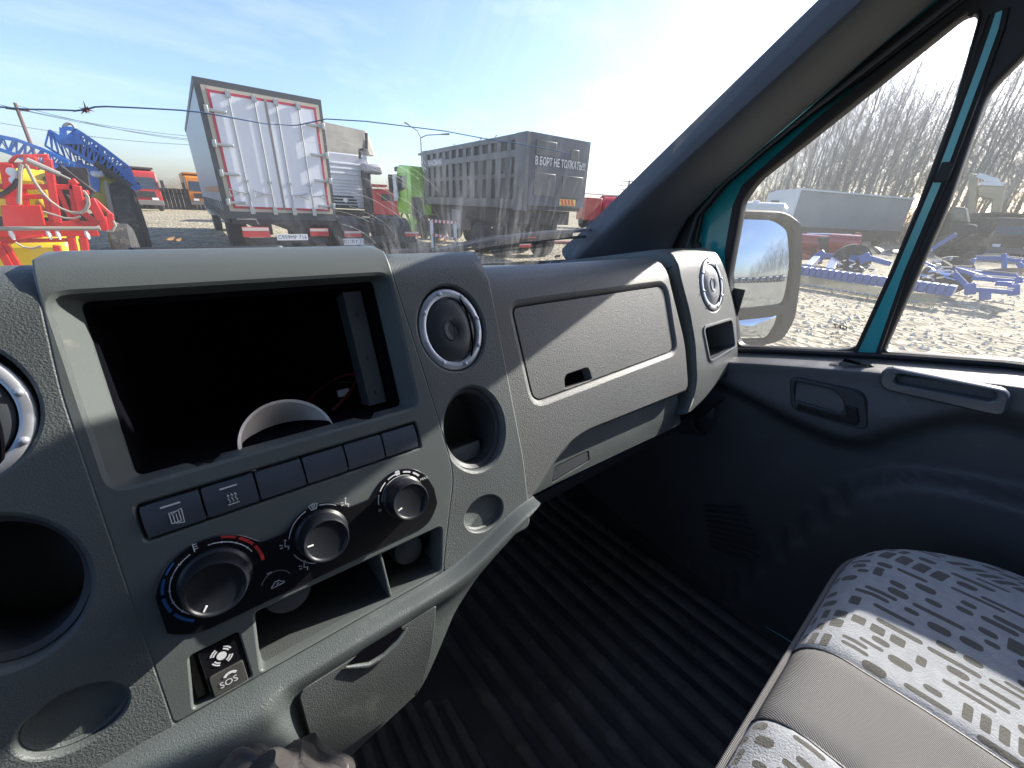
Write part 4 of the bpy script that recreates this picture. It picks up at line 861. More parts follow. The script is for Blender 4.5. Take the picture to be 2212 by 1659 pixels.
for s, (a, b_) in ((-1, (X0+.19, xm-.02)), (1, (xm+.02, X1-.14))):
    dz0, dz1 = ZB_+.07, ZT-.17
    d_ = part('rear_door', MB().b2((a, Y0-.02, dz0), (b_, Y0+.04, dz1)), M_hdoor, bx)
    e = .055; xo = a if s < 0 else b_-e
    part('red_seal', MB().b2((xo, Y0-.026, dz0), (xo+e, Y0, dz1)).b2((a+.0, Y0-.024, dz1-e), (b_, Y0, dz1)).b2((a, Y0-.024, dz0), (b_, Y0, dz0+e)), M_rtrim, d_)
    for k in (0, 1):
        xb = (a+.40+k*.52) if s < 0 else (b_-.43-k*.50)
        bar = part('locking_bar', MB().tube([(xb, Y0-.055, dz0-.06), (xb, Y0-.055, dz1+.04)], .018, 8).b2((xb-.05, Y0-.08, dz1-.10), (xb+.05, Y0-.02, dz1+.02)).b2((xb-.05, Y0-.08, dz0-.12), (xb+.05, Y0-.02, dz0+.06)).b2((xb-.045, Y0-.075, dz0+.62), (xb+.045, Y0-.02, dz0+.67)), M_steel, d_)
        hs = -1 if s < 0 else 1
        part('bar_handle', MB().tube([(xb, Y0-.07, dz0+.36), (xb+hs*.20, Y0-.08, dz0+.38), (xb+hs*.42, Y0-.09, dz0+.44), (xb+hs*.40, Y0-.09, dz0+.28), (xb+hs*.20, Y0-.08, dz0+.36)], .014, 6), M_steel, d_)
    for z in (.10, .74, 1.36, 2.04):
        xh = a-.10 if s < 0 else b_+.10
        part('hinge', MB().b2((min(xh, xh-s*.40), Y0-.07, dz0+z), (max(xh, xh-s*.40), Y0-.03, dz0+z+.065)).b2((xh-.03, Y0-.10, dz0+z-.04), (xh+.05, Y0-.02, dz0+z+.12)), M_steel, d_, bevel=.012)
part('centre_strip', MB().b2((xm-.03, Y0-.03, ZB_+.07), (xm+.02, Y0+.03, ZT-.17)), mat('strip_brown', (.25, .22, .19), .6), bx)
part('curtain_stripe', MB().b2((X0-.006, Y0+.4, -.02), (X0, Y0+7, .13)), mat('orange_stripe', (.5, .17, .05), .5), bx)
for k in range(14):
    y = Y0+.5+k*.7; part('curtain_buckle', MB().b2((X0-.03, y, -.62), (X0-.005, y+.05, -.22)), M_hub, bx)
part('side_rail', MB().b2((X0, Y0+.1, -.72), (X0+.05, Y1, -.46)), M_chas, bx)
ch = MB().b2((1.7, Y0+.05, -1.0), (1.82, Y1+2, -.52)).b2((2.5, Y0+.05, -1.0), (2.62, Y1+2, -.52)).b2((X0+.1, Y0+.02, -.74), (X1-.1, Y0+.14, -.56)).b2((X0+.3, Y0-.02, -1.22), (X1-.3, Y0+.1, -1.08))
part('chassis', ch, M_chas, bx)
for y in (15.6, 17.0): wheel(bx, (1.2, y, G+.5)); wheel(bx, (3.1, y, G+.5))
wheel(bx, (1.2, 24.6, G+.5)); wheel(bx, (3.1, 24.6, G+.5))
part('mud_flap', MB().b2((.98, 15.0, -1.5), (1.45, 15.03, -.8)), M_rubber, bx); part('mud_flap', MB().b2((2.9, 15.0, -1.5), (3.35, 15.03, -.8)), M_rubber, bx)
part('ladder_step', MB().tube([(X0+.2, Y0-.03, -.62), (X0+.62, Y0-.03, -.62), (X0+.66, Y0-.03, -.74)], .018, 6), M_steel, bx)
refl(bx, (1.42, Y0-.04, -.93), .62, .26); refl(bx, (2.98, Y0-.04, -.93), .5, .22)
plate(bx, (2.26, Y0-.06, -1.06), 'C959MP 716', (.78, .16))
part('cab', MB().b2((X0+.1, 23.7, -1.0), (X1-.1, 25.6, 1.2)), M_white, bx, bevel=.1)
# ================================================================ silver tractor unit, seen from behind
tr_ = thing('tractor_unit', 'silver tractor unit without trailer, its ribbed cab back beside the white box truck', 'truck', (4.9, 16, G))
CX0, CX1, CY = 3.75, 6.05, 16.7
M_silv = mat('silver_cab_paint', (.50, .50, .53), .35, var=(2, .08)); M_beige = mat('beige_deflector', (.42, .37, .29), .5, var=(2, .25))
back = MB().prism([(CX0, CY, -.35), (CX1, CY, -.35), (CX1, CY, 1.25), (CX1-.12, CY, 1.50), (CX0+.12, CY, 1.50), (CX0, CY, 1.25)], (0, 2.2, 0))
tcab = part('cab', back, M_silv, tr_, bevel=.05)
for k in range(3): part('cab_rib', MB().b2((CX0+.1, CY-.035, 1.12-.16*k), (CX1-.15, CY, 1.19-.16*k)), M_white, tcab, bevel=.015)
for k in range(9): part('cab_rib', MB().b2((CX0+.1+.5*(k % 2), CY-.02, .60-.105*k), (CX1-.2-.3*((k+1) % 2), CY, .64-.105*k)), M_silv, tcab, bevel=.01)
part('dark_recess', MB().prism([(4.35, CY-.006, -.36), (4.35, CY-.006, -.02), (4.55, CY-.006, .08), (5.25, CY-.006, .08), (5.4, CY-.006, -.05), (5.45, CY-.006, -.36)], (0, .004, 0)), M_chas, tr_)
part('round_lamp', MB().lathe([(.09, 0), (.07, .05), (0, .06)], (4.98, CY-.02, -.08), (0, -1, 0), 16), M_plate, tr_)
df_ = MB().grid([[V((CX0+(CX1-CX0)*t, CY+.1+y, 1.52+z*(1+.0*t))) for t in [k/8 for k in range(9)]] for y, z in ((.0, .0), (.5, .3), (.9, .62), (1.0, .72), (1.05, .70), (.9, .55), (.6, .1))])
part('roof_deflector', df_, M_beige, tr_)
part('deflector_fin', MB().prism([(CX1-.05, CY-.1, 1.5), (CX1-.05, CY+1.2, 1.55), (CX1-.05, CY+1.2, 2.38), (CX1-.05, CY+.6, 2.36)], (.28, 0, 0)), M_beige, tr_, bevel=.05)
part('top_panel', MB().add([(CX0, CY+.02, 1.50), (CX1-.3, CY+.02, 1.48), (CX1-.05, CY+.05, 2.30), (CX0, CY+.02, 2.42)], [(0, 1, 2, 3)]), M_beige, tr_)
part('air_intake', MB().tube([(CX1-.42, CY-.2, 1.35), (CX1-.40, CY-.2, 1.62), (CX1-.15, CY-.2, 1.72), (CX1-.10, CY-.2, 2.2)], .06, 8), M_chas, tr_)
part('exhaust_stack', MB().b2((CX1-.42, CY-.35, -.5), (CX1-.12, CY-.05, 1.0)), M_chas, tr_, bevel=.06)
part('intake_head', MB().b2((CX1-.40, CY-.40, .88), (CX1+.35, CY+.1, 1.22)), mat('grey_intake', (.28, .28, .3), .5), tr_, bevel=.1)
tch = MB().b2((4.3, 12.9, -1.05), (4.45, 18, -.75)).b2((5.2, 12.9, -1.05), (5.35, 18, -.75)).b2((3.7, 12.9, -1.25), (6.0, 13.0, -1.05))
part('chassis', tch, M_chas, tr_)
for x in (4.05, 5.75):
    for y in (13.9, 15.3): wheel(tr_, (x, y, G+.52), .52, .5)
    wheel(tr_, (x, 17.9, G+.52), .52, .35)
    mg = MB().grid([[V((x+dx, 13.9+.66*cos(a), G+.52+.66*sin(a))) for dx in (-.3, .3)] for a in [pi*k/10 for k in range(11)]]); part('mudguard', mg, M_chas, tr_)
    mg = MB().grid([[V((x+dx, 15.3+.66*cos(a), G+.52+.66*sin(a))) for dx in (-.3, .3)] for a in [pi*k/10 for k in range(11)]]); part('mudguard', mg, M_chas, tr_)
part('fifth_wheel', MB().lathe([(.5, 0), (.5, .12), (.3, .14), (.2, .08)], (4.82, 14.6, -.72), (0, 0, 1), 24), M_chas, tr_)
refl(tr_, (3.93, 12.85, -.98), .5, .18); refl(tr_, (5.85, 12.85, -.98), .5, .15)
plate(tr_, (3.93, 12.84, -1.20), 'K022BY 716', (.60, .18))
# ================================================================ dump truck
du = thing('dump_truck', 'green cab dump truck with a long dark grey ribbed steel body', 'truck', (8.42, 10.25, G))
du.rotation_euler.z = radians(-3.5)
DX0, DX1, DY0, DY1, DB, DT = 8.42, 11.0, 10.25, 18.0, -.05, 2.02
M_du = mat('dark_grey_dump_steel', (.06, .065, .068), .45, metal=.3, var=(1.2, .35), dust=(1.5, .55, (.20, .19, .17), .5)); M_dub = mat('dark_steel_recess', (.02, .024, .03), .6)
M_dul = mat('worn_grey_steel', (.115, .12, .122), .4, metal=.3, var=(2, .25))
body = part('tipper_body', MB().prism([(DX0+.08, DY0+.05, DB), (DX1-.08, DY0+.05, DB), (DX1-.08, DY0+.05, DT-.03), (DX0+.08, DY0+.05, DT-.03)], (0, DY1-DY0-.1, 0)), M_dub, du)
sd_ = MB().b2((DX0, DY0, DT-.16), (DX0+.12, DY1, DT)).b2((DX0, DY0, DT-.62), (DX0+.1, DY1, DT-.42)).b2((DX0, DY0, DB), (DX0+.1, DY1, DB+.28))
part('side_rail', sd_, M_dul, body, bevel=.01)
part('side_rail', MB().b2((DX0+.012, DY0, .84), (DX0+.09, DY1, .96)), M_du, body)
n_r = 12
for k in range(n_r):
    y = DY0+.75+k*(DY1-DY0-1.3)/(n_r-1)
    part('side_rib', MB().b2((DX0+.003, y, DB+.28), (DX0+.09, y+.34, DT-.62)), M_dul if k % 3 else M_du, body, bevel=.012)
    part('side_rib', MB().b2((DX0+.004, y+.05, DT-.42), (DX0+.09, y+.27, DT-.16)), M_dul, body, bevel=.01)
part('corner_post', MB().b2((DX0-.01, DY0-.03, DB-.05), (DX0+.14, DY0+.55, DT+.01)), M_dul, body, bevel=.015)
part('corner_post', MB().b2((DX0-.01, DY1-.42, DB-.05), (DX0+.14, DY1+.02, DT+.01)), M_dul, body, bevel=.015)
part('cab_protector', MB().b2((DX0, DY1, DT-.12), (DX1, DY1+.5, DT-.04)), M_dul, body)
tg = part('tailgate', MB().b2((DX0+.14, DY0-.03, DB+.12), (DX1, DY0+.05, DT+.01)), mat('dark_blue_grey_tailgate', (.055, .065, .085), .5, metal=.2, var=(1.5, .3), dust=(2.2, .56, (.22, .22, .2), .45)), du)
for x0, x1, z0, z1 in ((DX0+.35, DX0+1.15, 1.45, 1.86), (DX0+1.75, DX0+2.1, 1.35, 1.75), (DX0+.35, DX0+1.2, .35, 1.0), (DX0+1.5, DX0+2.4, .35, 1.0)):
    part('tailgate_rib', MB().b2((x0, DY0-.05, z0), (x1, DY0-.02, z1)), M_du, tg, bevel=.015)
part('tailgate_lettering', text_mb('В БОРТ НЕ ТОЛКАТЬ!!!', .30, spacing=1.02, bold=.004).xf(lambda p: (DX0+1.38+p.x*.62, DY0-.055, 1.30+p.y)), M_icon, tg)
ch = MB()
for k in range(4): ch.add([(DX0+1.55+.15*k, DY0-.06, .13), (DX0+1.65+.15*k, DY0-.06, .13), (DX0+1.57+.15*k, DY0-.06, .30), (DX0+1.47+.15*k, DY0-.06, .30)], [(0, 1, 2, 3)])
part('chevron_board', MB().b2((DX0+1.45, DY0-.055, .12), (DX0+2.15, DY0-.035, .31)), mat('chevron_yellow', (.7, .5, .06), .5), tg)
part('chevron_stripes', ch, M_redreflect, tg)
for y in (12.0, 13.0, 15.0): part('lifting_eye', MB().tube([V((DX0+.06, y+.08*cos(a), DT+.06*sin(a))) for a in [pi*k/8 for k in range(9)]], .012, 5), M_dul, body)
# side name board, mirror-flat on the left side; text runs along +Y from the front
lg = text_mb('SHACMAN', .26, bold=.006); part('name_board', MB().b2((DX0-.012, 15.9, DT-.64), (DX0-.004, 17.58, DT-.36)), mat('board_grey', (.13, .14, .15), .5), body)
part('side_lettering', lg.xf(lambda p: (DX0-.018, 16.72-p.x*1.05, DT-.50+p.y)), M_icon, body)
em = MB(); C0 = (DX0-.02, 17.82, DT-.58)
em.tube([V((C0[0], C0[1]+.17*cos(a), C0[2]+.21*sin(a))) for a in [2*pi*k/24 for k in range(24)]], .016, 5, True)
em.tube([V((C0[0], C0[1]-.07, C0[2]+.12)), V((C0[0], C0[1]+.05, C0[2]+.05)), V((C0[0], C0[1]-.05, C0[2]-.05)), V((C0[0], C0[1]+.07, C0[2]-.12))], .022, 5)
part('round_emblem', em, M_icon, body)
M_green = mat('green_cab_paint', (.20, .52, .015), .3, coat=.4)
gx0, gx1, gy0, gy1 = 7.92, 10.5, 18.35, 20.35
gc_ = MB().prism([(gx0, gy0, -.55), (gx0, gy1-.1, -.55), (gx0, gy1, .1), (gx0, gy1-.05, .55), (gx0, gy1-.35, 1.42), (gx0, gy1-.6, 1.55), (gx0, gy0, 1.45)], (gx1-gx0, 0, 0))
gcab = part('cab', gc_, M_green, du, bevel=.06)
part('side_window', MB().prism([(gx0-.008, gy0+.55, .52), (gx0-.008, gy1-.35, .40), (gx0-.008, gy1-.5, 1.05), (gx0-.008, gy0+.55, 1.1)], (.004, 0, 0)), M_wind, gcab)
part('door_outline', MB().tube([(gx0-.005, gy0+.42, -.3), (gx0-.005, gy0+.42, 1.18), (gx0-.005, gy1-.45, 1.18), (gx0-.005, gy1-.22, .3), (gx0-.005, gy1-.25, -.3)], .012, 5), M_dub, gcab)
part('roof_visor', MB().b2((gx0+.05, gy1-.45, 1.30), (gx1-.05, gy1+.15, 1.50)), M_dub, gcab, bevel=.03)
part('wing_mirror', MB().b2((gx0-.30, gy1+.05, .35), (gx0-.06, gy1+.15, 1.15)), M_chas, gcab, bevel=.04)
part('plastic_wrap', MB().grid([[V((gx0-.12-.05*sin(7*a+z*5), gy1-.35+.25*cos(a), z)) for a in [pi*k/8 for k in range(9)]] for z in (.0, .3, .6, .9, 1.15)]), mat('milky_plastic_sheet', (.55, .58, .6), .35), gcab)
part('rear_cab_guard', MB().b2((gx0+.02, gy0-.15, -.6), (gx0+.5, gy0+.05, .2)), M_chas, du)
part('wheel_arch', MB().tube([(gx0-.02, gy0+.95+.62*cos(a), -1.1+.62*sin(a)) for a in [pi*k/12 for k in range(13)]], .06, 6), M_green, gcab)
part('side_fairing', MB().b2((gx0+.02, gy0+.0, -1.35), (gx0+.2, gy0+.35, -.5)), M_green, gcab, bevel=.03)
part('chassis', MB().b2((9.2, 10.6, -.75), (9.4, 20, -.35)).b2((10.0, 10.6, -.75), (10.2, 20, -.35)).b2((8.6, 10.5, -.95), (10.9, 10.6, -.72)).b2((8.5, 15.6, -1.0), (8.9, 17.0, -.4)), M_chas, du)
part('underbody', MB().b2((8.75, 10.7, -.50), (10.8, 18.0, -.06)), M_chas, du)
part('hydraulic_tank', MB().b2((8.5, 14.6, -.95), (9.0, 15.4, -.2)), M_hub, du, bevel=.05)
for y in (11.9, 13.3, 17.4, 19.3): wheel(du, (8.75, y, G+.55), .55, .5); wheel(du, (10.6, y, G+.55), .55, .5)
part('tail_lamp', MB().b2((8.7, 10.48, -.92), (9.2, 10.5, -.78)), M_redreflect, du); part('mud_flap', MB().b2((8.5, 11.2, -1.5), (9.05, 11.22, -.5)), M_rubber, du)
refl(du, (8.75, 10.45, -1.15), .5, .12)
# striped barrier frame beside it
ba = thing('striped_barrier', 'red and white striped rectangular barrier frame standing by the dump truck', 'barrier', (8.1, 13.6, G))
bp0 = onY(930, 475, 12.6); M_rs = M_redreflect
def bpt(x, y): return onY(x, y, 12.6)
q = [bpt(932, 477), bpt(983, 481), bpt(984, 517), bpt(933, 506)]
part('frame', MB().bar(q[0], q[1], .06, .09).bar(q[3], q[2], .06, .09).bar(q[0], q[3], .06, .09).bar(q[1], q[2], .06, .09), M_plate, ba)
sm = MB()
for k in range(6):
    t = (k+.5)/6
    for a, b_ in ((q[0], q[1]), (q[3], q[2])):
        c = a.lerp(b_, t); d = (b_-a)/24; sm.bar(c-d+V((0, -.002, 0)), c+d+V((0, -.002, 0)), .066, .095)
part('red_stripes', sm, M_rs, ba)
part('foot', MB().bar(q[3], V((q[3].x, q[3].y, G)), .06).bar(q[2], V((q[2].x, q[2].y, G)), .06), M_plate, ba)
# ================================================================ simple far vehicles (cab-over trucks facing or passing)
def cab_truck(name, label, loc, rz, cabm, bodym, W=2.5, H=2.9, L=7, tipper=True, group=None, bodyh=1.3, tall=0):
    t = thing(name, label, 'truck', loc, rz, group)
    P = lambda n, mb, m, p=t, **k: part(n, mb, m, p, local=True, **k)
    c = P('cab', MB().prism([(-W/2, 0, .75), (-W/2, -.05, 1.5), (-W/2, .10, H-.15), (-W/2, .25, H), (-W/2, 1.9, H), (-W/2, 1.9, .75)], (W, 0, 0)), cabm, bevel=.06)
    P('windscreen', MB().add([(-W/2+.12, -.052, 1.62), (W/2-.12, -.052, 1.62), (W/2-.2, .085, H-.3), (-W/2+.2, .085, H-.3)], [(0, 1, 2, 3)]), M_wind, c)
    for s in (-1, 1):
        P('side_window', MB().add([(s*(W/2+.006), .35, 1.65), (s*(W/2+.006), 1.2, 1.65), (s*(W/2+.006), 1.2, H-.3), (s*(W/2+.006), .45, H-.3)], [(0, 1, 2, 3)]), M_wind, c)
        P('wing_mirror', MB().b2((s*(W/2+.12), -.1, 1.6), (s*(W/2+.32), 0, 2.3)), M_chas, c)
        P('headlamp', MB().b2((s*W/2*.62-.2, -.13, .82), (s*W/2*.62+.2, -.08, 1.0)), M_plate, c)
        for y in (.9, L-2.2, L-.9): wh = MB().lathe([(.2, -.14), (.46, -.15), (.5, -.1), (.5, .1), (.46, .15), (.2, .14)], (s*(W/2-.2), y, .5), (1, 0, 0), 18); P('wheel', wh, M_tyre)
    P('grille', MB().b2((-W/2+.4, -.075, 1.02), (W/2-.4, -.03, 1.45)), M_chas, c)
    P('bumper', MB().b2((-W/2, -.12, .45), (W/2, .1, .80)), mat('bumper_grey', (.15, .14, .13), .6), c, bevel=.03)
    P('chassis', MB().b2((-.5, .3, .55), (.5, L, .95)), M_chas)
    if tipper: P('tipper_body', MB().prism([(-W/2, 2.0, 1.05), (W/2, 2.0, 1.05), (W/2+.05, 2.0, H+.25+tall), (-W/2-.05, 2.0, H+.25+tall)], (0, L-2.0, 0)), bodym, bevel=.04); 
    if tipper: P('cab_shield', MB().b2((-W/2, .7, H+.15+tall), (W/2, 2.1, H+.28+tall)), bodym)
    return t
M_red2 = mat('faded_red_paint', (.38, .03, .03), .45, var=(1, .1)); M_orange = mat('orange_paint', (.55, .19, .02), .4); M_dk = mat('dark_body', (.05, .045, .04), .6)
def gpos(az, dist): return (dist*sin(radians(az)), dist*cos(radians(az)), G)
cab_truck('red_truck', 'red tipper truck facing the van, beyond the blue spray boom', gpos(-2.9, 45), radians(8), M_red2, M_dk)
cab_truck('orange_truck', 'orange tipper truck half hidden behind the white box truck', gpos(2.35, 50), radians(2), M_orange, M_orange)
cab_truck('dark_tipper', 'dark bodied tipper truck behind the red and yellow sprayer', gpos(-7.6, 50), radians(6), M_red2, M_dk, L=8)
cab_truck('faded_red_truck', 'faded red tipper truck between the silver tractor and the green cab', gpos(22.6, 33), radians(78), M_red2, M_red2, H=2.4, L=8)
# fence
fe = thing('board_fence', 'low black board fence between the red truck and the orange truck', 'fence', gpos(0, 50))
fb = MB()
for k in range(60): fb.b2((-9+.3*k, 50, G), (-9+.3*k+.28, 50.03, G+1.75+.02*(k % 2)))
part('boards', fb, mat('black_boards', (.025, .025, .03), .8), fe); part('rail', MB().b2((-9, 50.04, G+1.3), (9, 50.1, G+1.4)), M_chas, fe)
# tanker on the right
ta = thing('red_tanker', 'red fuel tanker truck gleaming in the sun beyond the dump truck', 'tanker', gpos(53, 46), radians(-25))
P = lambda n, mb, m, p=ta, **k: part(n, mb, m, p, local=True, **k)
P('tank', MB().lathe([(0, -3.1), (.8, -3.05), (1.05, -2.8), (1.05, 2.8), (.8, 3.05), (0, 3.1)], (0, 0, 2.15), (1, 0, 0), 28), mat('glossy_red_tank', (.5, .03, .03), .15, coat=.6), bevel=0)
P('cab', MB().b2((-5.0, -1.2, .8), (-3.3, 1.2, 2.9)), M_red, bevel=.1); P('chassis', MB().b2((-5, -.5, .6), (3.2, .5, 1.0)), M_chas); P('catwalk', MB().b2((-4.9, -.3, 3.22), (2.9, .3, 3.3)), M_plate)
P('rear_box', MB().b2((1.0, -1.25, 1.2), (2.0, -1.05, 1.9)), M_plate)
for x in (-4.2, 1.0, 2.3):
    for y in (-1, 1): P('wheel', MB().lathe([(.2, -.14), (.46, -.15), (.5, -.1), (.5, .1), (.46, .15), (.2, .14)], (x, y, .5), (0, 1, 0), 18), M_tyre)
# ================================================================ poles and wires
M_pole = mat('pole_brown', (.12, .07, .06), .8); M_grey = mat('pole_grey', (.22, .23, .25), .5); M_wire = mat('wire_dark', (.05, .06, .08), .5)
up = thing('utility_pole', 'tall brown wooden utility pole rising behind the blue spray boom', 'pole', gpos(-9.2, 60))
pb = V(gpos(-9.2, 60)); ptp = pb+V((.15, 0, 7.9)); part('pole', MB().tube([pb, ptp], [.16, .12], 8), M_pole, up); part('crossarm', MB().bar(ptp+V((-.7, 0, -.5)), ptp+V((.7, 0, -.5)), .12), M_pole, up)
wr = thing('power_lines', 'thin overhead power lines running from the brown pole', 'power lines', (0, 55, 5))
for k, (zz, e0, e1) in enumerate(((0, (-20, 222), (395, 290)), (0, (-20, 222), (395, 284)), (0, (-20, 262), (395, 303)), (0, (38, 228), (395, 293)))):
    a = onY(*e0, 60); b_ = onY(*e1, 60); ex = b_+(b_-a)*.35
    part('wire', MB().tube([a+(ex-a)*(j/20)+V((0, 0, -.5*(1-(2*j/20-1)**2))) for j in range(21)], .025, 4), M_wire, wr)
sl_ = thing('street_lamp', 'grey twin arm street lamp above the dump truck', 'street lamp', gpos(26.2, 42))
a = V(gpos(26.2, 42)); h = 7.0
part('pole', MB().tube([a, a+V((0, 0, h))], [.09, .06], 8), M_grey, sl_)
for dx, dz in ((-1.05, .95), (2.0, .45)):
    ar_ = part('arm', MB().tube([a+V((0, 0, h)), a+V((dx*.25, -dx*.1, h+dz*.55)), a+V((dx, -dx*.4, h+dz))], .045, 6), M_grey, sl_)
    part('lamp_head', MB().tube([a+V((dx*.85, -dx*.34, h+dz*.93)), a+V((dx*1.2, -dx*.5, h+dz*1.12))], [.06, .09], 6), M_grey, ar_)
def pylon(label, az, dist, h, kind=0):
    t = thing('power_pylon', label, 'pylon', gpos(az, dist)); a = V(gpos(az, dist)); r = V((cos(radians(az)), -sin(radians(az)), 0))
    m = MB().bar(a-r*1.3, a+V((0, 0, h*.75)), .25).bar(a+r*1.3, a+V((0, 0, h*.75)), .25).bar(a+V((0, 0, h*.7)), a+V((0, 0, h)), .28)
    part('mast', m, M_grey, t)
    for k, (zz, l) in enumerate(((.97, 1.8), (.86, 2.6), (.76, 1.8))): part('crossarm', MB().bar(a+V((0, 0, h*zz))-r*l, a+V((0, 0, h*zz))+r*l, .18), M_grey, t)
pylon('slim power pylon nearest the dump truck tailgate', 52.9, 120, 9.6); pylon('middle power pylon of three by the windscreen pillar', 54.3, 130, 9.2); pylon('rightmost power pylon above the red tanker', 56.3, 135, 8.4); pylon('distant power pylon between the two blue booms', -6.0, 150, 9.8)
ms = thing('thin_mast', 'very thin tall mast beside the slim power pylons', 'mast', gpos(53.2, 110)); a = V(gpos(53.0, 110)); part('mast', MB().tube([a, a+V((0, 0, 13))], [.10, .05], 6), M_grey, ms)
# ================================================================ field sprayers on the left
M_yel = mat('yellow_plastic_tank', (.62, .46, .02), .4, coat=.2, var=(3, .12)); M_blue = mat('blue_boom_paint', (.02, .14, .50), .4); M_hose = mat('grey_hose', (.28, .25, .21), .6); M_redp = mat('bright_red_frame', (.60, .02, .02), .35, coat=.2, var=(4, .1))
s1 = thing('field_sprayer', 'red framed field sprayer with yellow tank, hoses and folded blue boom, nearest on the left', 'sprayer', (-2, 9, G))
def c9(x, y, Y=9.0): return onY(x*.1653, y*.1653+301.7, Y)
def pbox(mb, x0, y0, x1, y1, Y0_, Y1_):
    a, b_ = c9(x0, y1, Y0_), c9(x1, y0, Y0_); mb.b2((a.x, Y0_, a.z), (b_.x, Y1_, b_.z)); return mb
tk = MB(); pbox(tk, -700, 400, 690, 1000, 9.35, 10.8); part('tank', tk, M_yel, s1, bevel=.16)
tk = MB(); pbox(tk, -500, 1280, 900, 1900, 9.3, 10.5); part('lower_tank', tk, M_yel, s1, bevel=.14)
part('tank_ball', MB().sphere(c9(590, 870, 9.2), .10, 8), M_yel, s1)
fr1 = MB(); W_ = .075
for a, b_, w_ in (((-400, 335), (665, 335), .09), ((620, 250), (760, 1090), .11), ((90, 310), (190, 860), .16), ((-400, 610), (1000, 620), .09), ((-400, 735), (560, 745), .08), ((300, 600), (350, 860), .07), ((590, 740), (690, 1100), .07),
    ((590, 1098), (1260, 1095), .09), ((-400, 1235), (1290, 1215), .12), ((1000, 600), (1080, 980), .12), ((940, 530), (1000, 1090), .09), ((760, 640), (950, 1080), .07), ((1180, 770), (1330, 1060), .14), ((1230, 780), (1450, 980), .06), ((1340, 1000), (1370, 1190), .12), ((1440, 960), (1460, 1180), .09), ((1100, 960), (1280, 1120), .10), ((640, 210), (210, 215), .05), ((210, 215), (130, 300), .05), ((640, 330), (600, 210), .06), ((400, 210), (410, 380), .16),
    ((920, 1230), (985, 1560), .11), ((1085, 1225), (1130, 1560), .11), ((-50, 1330), (160, 1700), .11), ((60, 1330), (270, 1700), .08), ((740, 1380), (800, 1700), .10), ((-300, 1330), (880, 1310), .07), ((1000, 590), (930, 520), .1), ((970, 690), (1160, 690), .08), ((980, 780), (1180, 800), .10), ((1010, 860), (1180, 870), .07)):
    fr1.bar(c9(*a), c9(*b_), w_*.78, w_*.78)
part('frame', fr1, M_redp, s1, bevel=.008)
part('red_panel', MB().prism([c9(15, 855, 8.85), c9(525, 855, 8.85), c9(590, 1125, 8.85), c9(40, 1140, 8.85)], (0, .05, 0)).prism([c9(560, 1250, 8.9), c9(0, 1290, 8.9), c9(0, 1330, 8.9), c9(560, 1280, 8.9)], (0, .05, 0)), M_redp, s1, bevel=.006)
part('dark_underframe', MB().bar(c9(-300, 1180, 9.1), c9(1250, 1150, 9.1), .14).bar(c9(850, 400, 9.6), c9(1150, 420, 9.6), .10).bar(c9(700, 420, 9.5), c9(1150, 760, 9.5), .3).bar(c9(1060, 450, 9.6), c9(1150, 900, 9.6), .15).bar(c9(760, 760, 9.3), c9(980, 980, 9.3), .25), M_chas, s1)
part('steel_pipe', MB().tube([c9(-300, 1165, 8.8), c9(600, 1160, 8.8), c9(1310, 1160, 8.8)], .028, 8), M_hose, s1)
part('hydraulic_ram', MB().tube([c9(350, 265, 8.75), c9(780, 455, 8.75)], .035, 8).tube([c9(780, 455, 8.75), c9(920, 520, 8.75)], .016, 8), M_hub, s1)
for dx, dy in ((0, 0), (22, 14)):
    part('hose', MB().tube([c9(x+dx, y+dy, 8.7) for x, y in ((330, 320), (370, 410), (430, 530), (520, 660), (640, 790), (780, 890), (920, 945), (1040, 950), (1110, 910), (1145, 830), (1130, 730), (1080, 660))], .014, 7), M_hose, s1)
part('hose', MB().tube([c9(x, y, 8.7) for x, y in ((250, 840), (255, 600), (262, 420), (285, 320))], .024, 7), M_hose, s1)
part('hose', MB().tube([c9(x, y, 8.7) for x, y in ((560, 940), (700, 980), (850, 1025), (980, 1030), (1050, 1000))], .014, 6), M_hose, s1)
part('hose', MB().tube([c9(x, y, 8.7) for x, y in ((-80, 760), (80, 690), (190, 600), (240, 520))], .028, 6), M_rubber, s1)
part('hose', MB().tube([c9(x, y, 8.7) for x, y in ((1400, 1200), (1470, 1190), (1510, 1120), (1480, 1060))], .016, 6), M_hose, s1)
part('hose', MB().tube([c9(x, y, 8.7) for x, y in ((200, 1340), (300, 1400), (420, 1420), (540, 1390))], .014, 6), M_hose, s1)
for x, y in ((155, 425), (195, 540)): part('roller', MB().lathe([(.05, -.03), (.055, 0), (.02, .01), (0, .0)], c9(x, y, 8.72), (0, -1, 0), 16), M_plate, s1)
for x in (130, 620, 1120, 740): part('nozzle', MB().lathe([(.02, 0), (.028, -.06), (.012, -.12)], c9(x, 1190, 8.8), (0, 0, 1), 8), M_plate, s1)
def truss(mb, A, B, n, w_, w2=None, zig=True):
    w2 = w2 or w_*.6
    def at(L, t):
        k = t*(len(L)-1); i = min(int(k), len(L)-2); return L[i].lerp(L[i+1], k-i)
    for L in (A, B):
        for p, q in zip(L, L[1:]): mb.bar(p, q, w_)
    for i in range(n+1):
        t = i/n; mb.bar(at(A, t), at(B, t), w2)
        if i < n and zig: mb.bar(at(A, t), at(B, t+1/n), w2*.8)
    return mb
b1_ = MB(); Yb = 9.8
A_ = [c9(-350, -110, Yb), c9(220, 5, Yb), c9(560, 130, Yb), c9(895, 300, Yb)]; B_ = [c9(-350, 20, Yb), c9(120, 170, Yb), c9(400, 290, Yb), c9(880, 380, Yb)]
